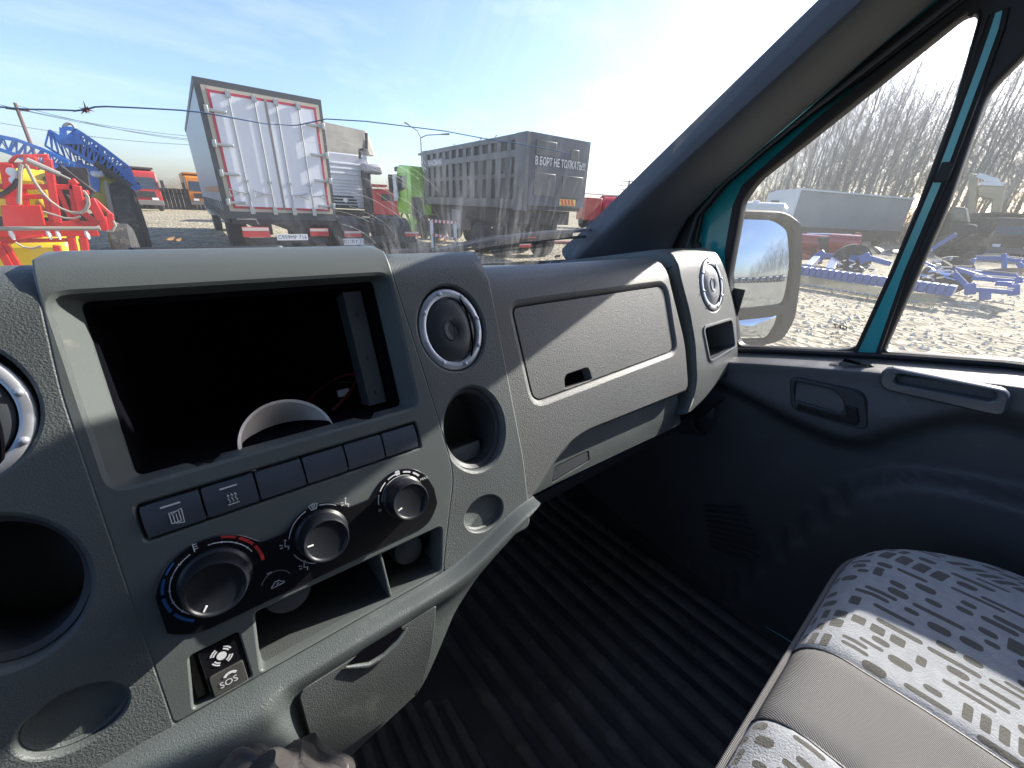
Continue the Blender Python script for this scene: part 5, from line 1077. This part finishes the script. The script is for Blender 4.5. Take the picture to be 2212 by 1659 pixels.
truss(b1_, A_, B_, 9, .05, .022); A2_ = [p+V((0, .5, .0)) for p in A_]; truss(b1_, A2_, [p+V((0, .5, 0)) for p in B_], 9, .03, .016)
part('folded_boom', b1_, M_blue, s1)
for x in (-2.9, -.95): wheel(s1, (x, 10.1, G+.55), .55, .3)
s2 = thing('blue_sprayer', 'blue trussed spray boom folded over a yellow tank on tall narrow wheels', 'sprayer', (-4, 15, G))
def q2(x, y, Y=14.5): return onY(x, y, Y)
bm = MB()
T1 = [q2(163, 280), q2(176, 288), q2(226, 322), q2(277, 361), q2(292, 398), q2(305, 407)]; T2 = [q2(131, 307), q2(170, 333), q2(207, 356), q2(252, 385), q2(280, 402), q2(298, 410)]
truss(bm, T1, T2, 16, .075, .032); T3 = [p+V((-.55, .9, .0)) for p in T1]; T4 = [p+V((-.4, .9, -.05)) for p in T2]; truss(bm, T3, T4, 13, .05, .03)
T5 = [q2(176, 304), q2(226, 338), q2(262, 370), q2(290, 402)]; truss(bm, T5, T1[1:5], 16, .05, .028)
bm.bar(q2(123, 301), q2(177, 303), .18).bar(q2(136, 277), q2(137, 302), .10).bar(q2(136, 277), q2(163, 279), .08).bar(q2(163, 279), q2(177, 303), .08)
part('boom', bm, M_blue, s2)
dk = MB(); rnd = random.Random(5)
for i in range(60):
    t = rnd.random(); a = T2[0].lerp(T2[3], t); b_ = T5[0].lerp(T5[-1], t); c = a.lerp(b_, rnd.random())+V((0, .4, 0)); dk.box(c, (.22*rnd.random()+.06, .1, .15*rnd.random()+.06))
part('nozzle_bodies', dk, M_chas, s2)
part('hose_loop', MB().tube([q2(149+12*cos(a), 279-12*sin(a)) for a in [pi*k/12 for k in range(13)]], .03, 6), M_hose, s2)
part('long_ram', MB().tube([q2(205, 352, 14.2), q2(283, 403, 14.2)], .07, 8), M_chas, s2)
tk = MB(); a, b_ = q2(192, 466, 15), q2(258, 375, 15); tk.b2((a.x, 14.8, a.z), (b_.x, 16.8, b_.z)); part('tank', tk, mat('dull_yellow_tank', (.36, .31, .03), .5, var=(2, .2)), s2, bevel=.3)
part('white_tank', MB().b2(q2(196, 382, 14.7), q2(222, 370, 14.7)+V((0, .6, 0))), M_plate, s2, bevel=.08)
part('mast', MB().bar(q2(185, 355, 15), q2(190, 410, 15), .45).bar(q2(255, 360, 15.2), q2(256, 430, 15.2), .5).bar(q2(245, 395, 15.2), q2(262, 440, 15.2), .35), M_blue, s2)
part('cone_post', MB().prism([q2(167, 371, 15), q2(177, 371, 15), q2(175, 345, 15), q2(170, 345, 15)], (0, .2, 0)), mat('light_blue_paint', (.05, .32, .65), .5), s2)
part('grey_post', MB().prism([q2(223, 392, 14.4), q2(231, 392, 14.4), q2(250, 475, 14.4), q2(240, 475, 14.4)], (0, .1, 0)), M_hub, s2)
wc = q2(284, 470, 15.2); wheel(s2, (wc.x, 15.2, G+.92), .92, .42); wheel(s2, (wc.x-2.4, 15.6, G+.92), .92, .42)
part('mudguard', MB().tube([q2(268, 424, 14.9), q2(278, 420, 14.9), q2(285, 428, 14.9), q2(284, 440, 14.9)], .10, 8), mat('beige_mudguard', (.45, .38, .28), .6), s2)
part('axle', MB().bar((wc.x-2.4, 15.4, G+.92), (wc.x, 15.3, G+.92), .2), M_chas, s2)
# ================================================================ right: trailer, white tanker, farm implements
A = V(gpos(71.6, 40)); B = V(gpos(81.2, 51.5)); dr_ = (B-A).normalized(); pn = V((-dr_.y, dr_.x, 0))
tl = thing('curtain_trailer', 'long grey sided semi-trailer with a white end parked before the bare trees', 'trailer', tuple(A))
M_ts = mat('pale_grey_curtain', (.25, .26, .255), .6, var=(.8, .06)); M_tw = mat('trailer_white', (.6, .62, .64), .35)
def tpt(s, w_, z): return A+dr_*s+pn*w_+V((0, 0, z-G+0))+V((0, 0, G-G))
TL = (B-A).length
part('curtain_side', MB().prism([tpt(0, 0, G+1.35), tpt(TL, 0, G+1.35), tpt(TL, 0, G+3.95), tpt(0, 0, G+3.95)], pn*2.5), M_ts, tl)
part('roof_edge', MB().bar(tpt(-.05, -.05, G+4.0), tpt(TL, -.05, G+4.0), .12), M_tw, tl)
part('end_wall', MB().prism([tpt(-.06, -.03, G+1.2), tpt(-.06, 2.55, G+1.2), tpt(-.06, 2.55, G+3.7), tpt(-.06, 1.8, G+3.95), tpt(-.06, -.03, G+4.02)], -dr_*.08), M_tw, tl)
part('corner_post', MB().bar(tpt(-.1, -.1, G+1.2), tpt(-.1, -.1, G+4), .16), M_tw, tl)
part('small_window', MB().box(tpt(-.18, 1.7, G+2.75), (.7, .1, .9), Matrix.Rotation(atan2(pn.y, pn.x), 3, 'Z')), M_wind, tl)
part('side_skirt', MB().prism([tpt(0, .05, G+.45), tpt(TL, .05, G+.45), tpt(TL, .05, G+1.33), tpt(0, .05, G+1.33)], pn*.1), mat('skirt_dark', (.07, .075, .07), .7), tl)
for s in (2.5, 3.8, 5.1, 11.5): wheel(tl, tpt(s, .2, G+.5), .5, .3, ax=tuple(pn))
tw = thing('white_tanker', 'small white road tanker just left of the grey semi-trailer', 'tanker', gpos(67.8, 33))
a = V(gpos(66.0, 33)); b_ = V(gpos(69.6, 33)); u_ = (b_-a).normalized()
part('tank', MB().lathe([(0, -1.9), (.55, -1.85), (.78, -1.6), (.78, 1.6), (.55, 1.85), (0, 1.9)], (a+b_)/2+V((0, 0, 2.0)), u_, 24, ), mat('cream_tank', (.6, .58, .5), .3, coat=.3), tw)
part('chassis', MB().bar(a+V((0, 0, .9)), b_+V((0, 0, .9)), .6, .3), M_chas, tw); part('manhole', MB().lathe([(.2, 0), (.2, .1), (0, .12)], (a+b_)/2+V((0, 0, 2.76)), (0, 0, 1), 14), M_plate, tw)
for t in (.15, .85): c = a.lerp(b_, t); wheel(tw, (c.x, c.y, G+.5), .5, .3, ax=(-u_.y, u_.x, 0))
M_dred = mat('dark_red_implement', (.28, .02, .03), .3, coat=.5, var=(2, .2)); M_ib = mat('implement_blue', (.015, .09, .34), .3, coat=.4); M_shine = mat('polished_steel', (.7, .7, .72), .15, metal=1)
def pz(x, y, z): return onZ(x, y, z)
def pd(x, y, dist):              # pixel at a horizontal distance
    d = D(x, y); return d*(dist/sqrt(d.x**2+d.y**2))
ri = thing('red_mulcher', 'dark red farm implement standing beyond the blue roller harrow', 'implement', tuple(pz(1790, 572, G)))
bq = [pd(1731, 506, 22), pd(1862, 506, 22), pd(1856, 560, 22), pd(1726, 560, 22)]; away = V((.95, .3, 0))
part('housing', MB().prism([pd(1733, 515, 22), pd(1846, 512, 22), pd(1846, 560, 22), pd(1728, 562, 22)], away*.9), M_dred, ri, bevel=.05)
part('end_plate', MB().prism([pd(1853, 503, 21.8), pd(1863, 504, 21.8), pd(1860, 562, 21.8), pd(1850, 562, 21.8)], away*1.0), M_dred, ri)
for x0, x1, y in ((1743, 1797, 515), (1814, 1838, 517), (1811, 1828, 534)): part('bright_bar', MB().tube([pd(x0, y-9, 21.6), pd(x1, y-8, 21.6)], .05, 8), M_shine, ri)
for x in (1755, 1820): part('drum', MB().lathe([(.0, -.55), (.32, -.5), (.32, .5), (0, .55)], pd(x, 524, 21.5), (-.3, .95, 0), 18), M_dred, ri)
part('gearbox', MB().box(pd(1776, 534, 21.4), (.5, .4, .8)), M_chas, ri, bevel=.05)
part('drawbar', MB().bar(pd(1730, 546, 21), pd(1752, 556, 20.5), .1).bar(pd(1770, 520, 21.3), pd(1770, 570, 21), .14), M_dred, ri)
# roller harrow
h1 = thing('roller_harrow', 'long blue roller harrow with a row of boxed sections and one tall wheel', 'harrow', tuple(pz(1800, 612, G)))
ra, rb2 = pz(1700, 572, -1.15), pz(1912, 599, -1.15); n_b = 13
rb3 = ra+(rb2-ra)*1.50
tt = [ra.lerp(rb3, i/22) for i in range(23)]; side = (rb3-ra).normalized(); sn_ = V((-side.y, side.x, 0))
for i, p in enumerate(tt):
    if 14 < i < 15: continue
    q = p+side*((rb3-ra).length/22*.90)
    part('roller_box', MB().prism([p+V((0, 0, 0)), q, q+V((0, 0, -.24)), p+V((0, 0, -.24))], sn_*-.34 if sn_.x < 0 else sn_*.34), M_ib, h1, bevel=.02)
teeth = MB()
for i in range(110):
    p = ra.lerp(rb3, i/110)+V((-.25, 0, -.30)); teeth.bar(p+V((0, 0, .08)), p+V((-.06, 0, -.20)), .02)
part('tine_row', teeth, mat('straw_steel', (.38, .30, .16), .5), h1)
part('main_beam', MB().bar(pd(1775, 551, 19), pd(1867, 558, 18.0), .12, .15).bar(pd(1767, 545, 19), pd(1780, 560, 19), .22, .3).bar(pd(1864, 549, 18), pd(1872, 566, 18), .3).bar(pd(1762, 561, 18), pd(1742, 580, 16.5), .2, .26).bar(pd(1800, 566, 18), pd(1790, 590, 15.8), .22, .3).bar(pd(1872, 556, 18), pd(1925, 570, 18), .22, .16), M_ib, h1, bevel=.02)
w0 = pd(1839, 560, 18.4); wheel(h1, (w0.x, w0.y, G+.55), .55, .28, ax=(.93, .37, 0))
shn = MB(); rnd = random.Random(11)
for i in range(26):
    p = pd(rnd.uniform(1795, 1885), rnd.uniform(562, 586), 17.2); shn.bar(p, p+V((rnd.uniform(-.2, .2), rnd.uniform(-.2, .2), rnd.uniform(-.08, .04))), rnd.uniform(.02, .05))
for i in range(20):
    p = ra.lerp(rb3, (i+.3)/22)+V((-.4, 0, -.42)); shn.tube([p, p+side*.12], .025, 6)
part('bright_fittings', shn, M_shine, h1)
# open frame harrow, further right
h2 = thing('frame_harrow', 'low blue open frame harrow with a tall wheel seen through the rear door window', 'harrow', tuple(pz(2120, 640, G)))
fr2 = MB()
L2 = [((2059, 584), (2196, 598), 16), ((2089, 624), (2186, 632), 14), ((2100, 600), (2190, 608), 15), ((2060, 590), (2094, 626), 15.2), ((2190, 596), (2206, 612), 15.6), ((2206, 598), (2186, 632), 15), ((2105, 558), (2172, 558), 19), ((2172, 560), (2260, 570), 18.5), ((2104, 558), (2093, 585), 18), ((2168, 548), (2170, 590), 17.5), ((2200, 568), (2215, 590), 17), ((2060, 580), (2150, 606), 15.5), ((2150, 612), (2186, 614), 14.6), ((1990, 566), (2048, 590), 16), ((2010, 540), (2066, 505), 19), ((1996, 560), (2010, 540), 18)]
for a, b_, d_ in L2: fr2.bar(pd(*a, d_), pd(*b_, d_), .11, .10)
for x, y, d_ in ((2128, 640, 14), (2190, 630, 14.5), (2096, 628, 14)): fr2.bar(pd(x, y-16, d_), pd(x, y+8, d_), .18)
part('frame', fr2, M_ib, h2, bevel=.015)
w1 = pd(2063, 560, 16.5); wheel(h2, (w1.x, w1.y, G+.52), .52, .25, ax=(.96, .28, 0))
part('disc_blade', MB().lathe([(0, 0), (.3, .03), (.55, .10)], pd(2165, 600, 16.4), (.3, .2, .9), 20), M_hub, h2)
shn = MB()
for i in range(34):
    p = pd(rnd.uniform(1985, 2060), rnd.uniform(552, 600), 15.6); shn.bar(p, p+V((rnd.uniform(-.1, .1), rnd.uniform(-.35, .35), rnd.uniform(-.12, .06))), rnd.uniform(.02, .05))
for a, b_, d_ in L2[:8]: shn.bar(pd(*a, d_)+V((0, 0, .085)), pd(*b_, d_)+V((0, 0, .085)), .05, .02)
part('bright_fittings', shn, M_shine, h2)
# machines in front of the wood
ex = thing('yellow_machine', 'yellow drilling machine standing against the bare trees on the far right', 'machine', tuple(V(gpos(85.2, 48))))
M_my = mat('hazed_machine_yellow', (.36, .27, .15), .5, var=(1, .2))  # yellow muted so the colour itself carries the haze
part('upright', MB().prism([pd(2092, 374, 48), pd(2113, 376, 48), pd(2106, 470, 48), pd(2088, 466, 48)], (1.2, 0, 0)), M_my, ex, bevel=.1)
part('body', MB().prism([pd(2112, 400, 48), pd(2172, 402, 48), pd(2158, 472, 48), pd(2138, 470, 48), pd(2142, 432, 48), pd(2112, 424, 48)], (1.5, 0, 0)), M_my, ex, bevel=.1)
part('boom_arm', MB().bar(pd(2112, 378, 48), pd(2156, 392, 48), .3).bar(pd(2118, 396, 48), pd(2170, 398, 48), .25), M_plate, ex)
part('tracks', MB().prism([pd(2080, 480, 47), pd(2170, 488, 47), pd(2166, 518, 47), pd(2080, 512, 47)], (2, 0, 0)), M_chas, ex, bevel=.2)
dk_ = thing('dark_tractor', 'dark wheeled tractor parked left of the yellow machine', 'tractor', tuple(V(gpos(83.6, 40))))
part('cab', MB().prism([pd(2058, 446, 40), pd(2086, 448, 40), pd(2092, 482, 40), pd(2052, 478, 40)], (1.4, 0, 0)), mat('dark_green_body', (.06, .08, .07), .5), dk_, bevel=.1)
part('hood', MB().prism([pd(2046, 478, 40), pd(2110, 486, 40), pd(2108, 530, 40), pd(2046, 524, 40)], (1.6, 0, 0)), M_chas, dk_, bevel=.1)
part('window', MB().prism([pd(2062, 452, 39.9), pd(2082, 454, 39.9), pd(2084, 474, 39.9), pd(2059, 471, 39.9)], (.02, 0, 0)), M_wind, dk_)
for x in (2052, 2098): p = pd(x, 530, 39.5); wheel(dk_, (p.x, p.y, G+.75), .75, .4, ax=(.9, .4, 0))
cab_truck('dark_lorry', 'dark flat-backed lorry at the right edge in front of the wood', gpos(88.8, 42), radians(-60), M_dk, M_chas, H=2.6, L=9)
dp = thing('disc_pile', 'small heap of dark metal discs lying on the gravel between trailer and harrow', 'metal parts', tuple(pz(1925, 560, G)))
mdp = MB(); p0 = pz(1922, 552, G)
for i in range(9): mdp.lathe([(0, 0), (.25, .02), (.42, .09)], p0+V((rnd.uniform(-.7, .7), rnd.uniform(-.9, .9), .12+.1*rnd.random())), (rnd.uniform(-.6, .6), rnd.uniform(-.6, .6), .8), 14)
part('discs', mdp, M_hub, dp)
# pipe and lump of debris seen through the bottom of the windscreen
pp = thing('red_pipe', 'short pinkish pipe lying on the gravel near the windscreen base', 'pipe', tuple(pz(1210, 530, G)))
part('pipe_body', MB().tube([pz(1182, 527, G)+V((0, 0, .1)), pz(1242, 528, G)+V((0, 0, .1))], .10, 10), mat('pinkish_steel', (.4, .22, .17), .6), pp)
# ================================================================ trees
def make_tree(seed, H, spread=1.0, dens=1.0):
    r_ = random.Random(seed); trunk = MB(); crown = MB()
    pts = []; x = y = 0
    for i in range(11):
        t = i/10; pts.append(V((x, y, H*t*.97))); x += r_.uniform(-.12, .12)*H/15; y += r_.uniform(-.12, .12)*H/15
    trunk.tube(pts, [.13*H/15*(1-.93*i/10)+.01 for i in range(11)], 6)
    def at(t): k = t*10; i = min(int(k), 9); return pts[i].lerp(pts[i+1], k-i)
    def br(p, d, L, r, lev):
        n = 4; q = [p]; dd = d.copy()
        for i in range(n):
            dd = (dd+V((r_.uniform(-.2, .2), r_.uniform(-.2, .2), .06 if lev < 2 else -.04))).normalized(); q.append(q[-1]+dd*L/n)
        crown.tube(q, [r*(1-.8*i/n) for i in range(n+1)], 3)
        if lev < 2:
            for k in range(int((7 if lev == 0 else 5)*dens)):
                t = r_.uniform(.25, 1); j = min(int(t*n), n-1); b0 = q[j].lerp(q[j+1], t*n-j)
                nd = (dd+V((r_.uniform(-.9, .9), r_.uniform(-.9, .9), r_.uniform(-.2, .7)))).normalized(); br(b0, nd, L*r_.uniform(.35, .6), r*.5, lev+1)
    nb = int(44*dens)
    for i in range(nb):
        t = .22+.76*(i/nb); a = r_.uniform(0, 6.28); L = H*.24*spread*(1.15-t)**.7*(.5+1.2*min(t, .5))*r_.uniform(.7, 1.2)
        br(at(t), V((cos(a), sin(a), r_.uniform(.5, 1.3))).normalized(), L, .026*H/15*(1.3-t), 0)
    return trunk, crown
M_bark = mat('birch_bark', (.34, .31, .27), .9, var=(2, .4)); M_twig = mat('hazed_twigs', (.38, .35, .30), .9)  # twig colour lightened to paint in the haze over the wood
protos = []
for k, (H, sp2, dn) in enumerate(((16, 1.0, 1.0), (14.5, 1.15, 1.15), (13, .9, 1.0), (15, .8, .9))):
    a, b_ = make_tree(100+k, H, sp2, dn); protos.append((a, b_, H))
PT = []
TLAB = 'bare leafless birch in the tall wood behind the grey semi-trailer and farm machines'
def tree(az, dist, k, sc, rz, label, group, pos=None):
    if k >= len(PT) or PT[k] is None:
        pass
    src = PT[k]; o = copy_tree(src); o.location = V(pos if pos else gpos(az, dist))+EYE; o.rotation_euler.z = rz; o.scale = (sc, sc, sc); o['label'] = label; o['group'] = group; return o
first = []
for k, (a, b_, H) in enumerate(protos):
    az = (70.5, 74.5, 78.0, 82.5)[k]; t = thing('birch_tree', TLAB, 'tree', gpos(az, 62+2*k), 0, 'bare birches of the wood on the right')
    t.scale = (1.0, 1.0, 1.0); part('trunk', a, M_bark, t, local=True); part('crown', b_, M_twig, t, local=True); PT.append(t)
rt = random.Random(21)
def hsc(az):                      # how tall the skyline is at each bearing
    return interp([(64, .34), (67, .42), (69, .60), (71, .78), (74, .98), (77, 1.05), (80, .98), (84, 1.0), (90, 1.0), (110, 1.0)], az)
for i in range(140):
    az = 65.5+34*(i/140)+rt.uniform(-.3, .3); dist = 60+rt.random()*22; tree(az, dist, rt.randrange(4), hsc(az)*rt.uniform(.96, 1.26)*(dist/64), rt.random()*6, TLAB, 'bare birches of the wood on the right')
for t, az in zip(PT, (70.5, 74.5, 78.0, 82.5)): t.scale = (hsc(az),)*3
def thicket(name, label, az0, az1, dist, h0, h1, n, col, seed, depth=8):
    r_ = random.Random(seed); m = MB()
    for i in range(n):
        az = r_.uniform(az0, az1); dd = dist+r_.uniform(0, depth); p = V(gpos(az, dd)); h = r_.uniform(h0, h1)*(.75+.25*sin(az*2.1)+.12*sin(az*7))
        tip = p+V((r_.uniform(-1, 1), r_.uniform(-1, 1), h)); m.tube([p, p.lerp(tip, .5)+V((r_.uniform(-.3, .3), r_.uniform(-.3, .3), 0)), tip], [.05, .035, .01], 3)
        for k in range(6):
            b0 = p.lerp(tip, r_.uniform(.3, 1)); e = b0+V((r_.uniform(-.9, .9), r_.uniform(-.9, .9), r_.uniform(.1, 1.1))); m.tube([b0, e], [.025, .008], 3)
    return solo(name, m, mat(name+'_twigs', col, .95), label, 'woodland', kind='stuff')
thicket('undergrowth', 'grey brown undergrowth filling the foot of the bare wood on the right', 64, 101, 60, 2, 6, 1700, (.20, .17, .13), 31, 24)
thicket('distant_woodland', 'far brown leafless woodland behind the power pylons', 47, 66, 120, 3.2, 5.0, 900, (.30, .20, .13), 33, 20)
thicket('far_bushes', 'far brown bare bushes behind the faded red truck', 15, 27, 115, 3.4, 6.0, 600, (.32, .24, .17), 34, 15)
thicket('left_bushes', 'small far bare bushes between the red truck and the orange truck', -4, 6, 100, 2.5, 4.6, 240, (.34, .28, .2), 35, 10)
# what the wing mirror sees: parked lorries and trees behind the van
def refl_pos(x, y, dist):
    p = onP(x, y, mn, mk_); d = D(x, y); nn = (mn+(mh*(p-mc).dot(mh)+mv*(p-mc).dot(mv))/RM).normalized(); r = d-nn*(2*d.dot(nn)); r.z = 0; r.normalize(); q = p+r*dist; return (q.x, q.y, G)
pw = cab_truck('white_lorry', 'white lorry in the parked row behind the van, seen in the wing mirror', refl_pos(1590, 620, 95), 0, M_white, M_dk, tipper=True, group='white lorries reflected in the wing mirror', H=2.7)
vdir = V(refl_pos(1640, 620, 95))-mc; pw.rotation_euler.z = atan2(-vdir.x, vdir.y)-.5+0.0
for i in range(1, 8):
    c = copy_tree(pw); c.location = V(refl_pos(1590+14.5*i, 620, 95-1.0*i))+EYE
for i in range(34):
    x = 1622+3.1*i; hgt = interp([(1622, .40), (1645, .72), (1670, .95), (1700, 1.05), (1740, 1.0)], x)
    tree(0, 0, i % 4, hgt*(1.7+.25*sin(i*2.3)), i*1.3, 'bare birch behind the parked lorries, seen in the wing mirror', 'birches reflected in the wing mirror', pos=refl_pos(x, 600, 112+(i*7) % 12))

# dry leaves caught at the foot of the windscreen
M_leaf = mat('dry_leaf', (.42, .24, .10), .8, var=(60, .2))
for i, (x, y, sz) in enumerate(((953, 517, .018), (965, 520, .014), (1262, 497, .012), (905, 512, .010), (366, 516, .016), (384, 518, .012), (1205, 553, .022))):
    p = onW(x, y, .035); m = MB(); n = 8; sz *= .5
    m.add([p+V((sz*cos(a)*(1+.3*sin(3*a)), sz*.5*sin(a), .35*sz*sin(a+1)+.002*cos(5*a))) for a in [2*pi*k/n for k in range(n)]]+[p+V((0, 0, .2*sz))], [(k, (k+1) % n, n) for k in range(n)])
    m.add([q+V((0, 0, -.0008)) for q in m.v], [tuple(f[::-1]) for f in m.f])
    solo('dry_leaf', m, M_leaf, ('curled tan leaf just left of the wiper joint', 'small tan leaf just right of the wiper joint', 'tiny leaf near the tip of the wiper blade', 'tiny pale leaf speck left of the wiper arm', 'leaf on the cowl below the left door of the box truck', 'smaller leaf beside another one below the box truck', 'long dry leaf lying under the wiper blade')[i], 'leaf', loc=tuple(p), group='dry leaves at the foot of the windscreen')
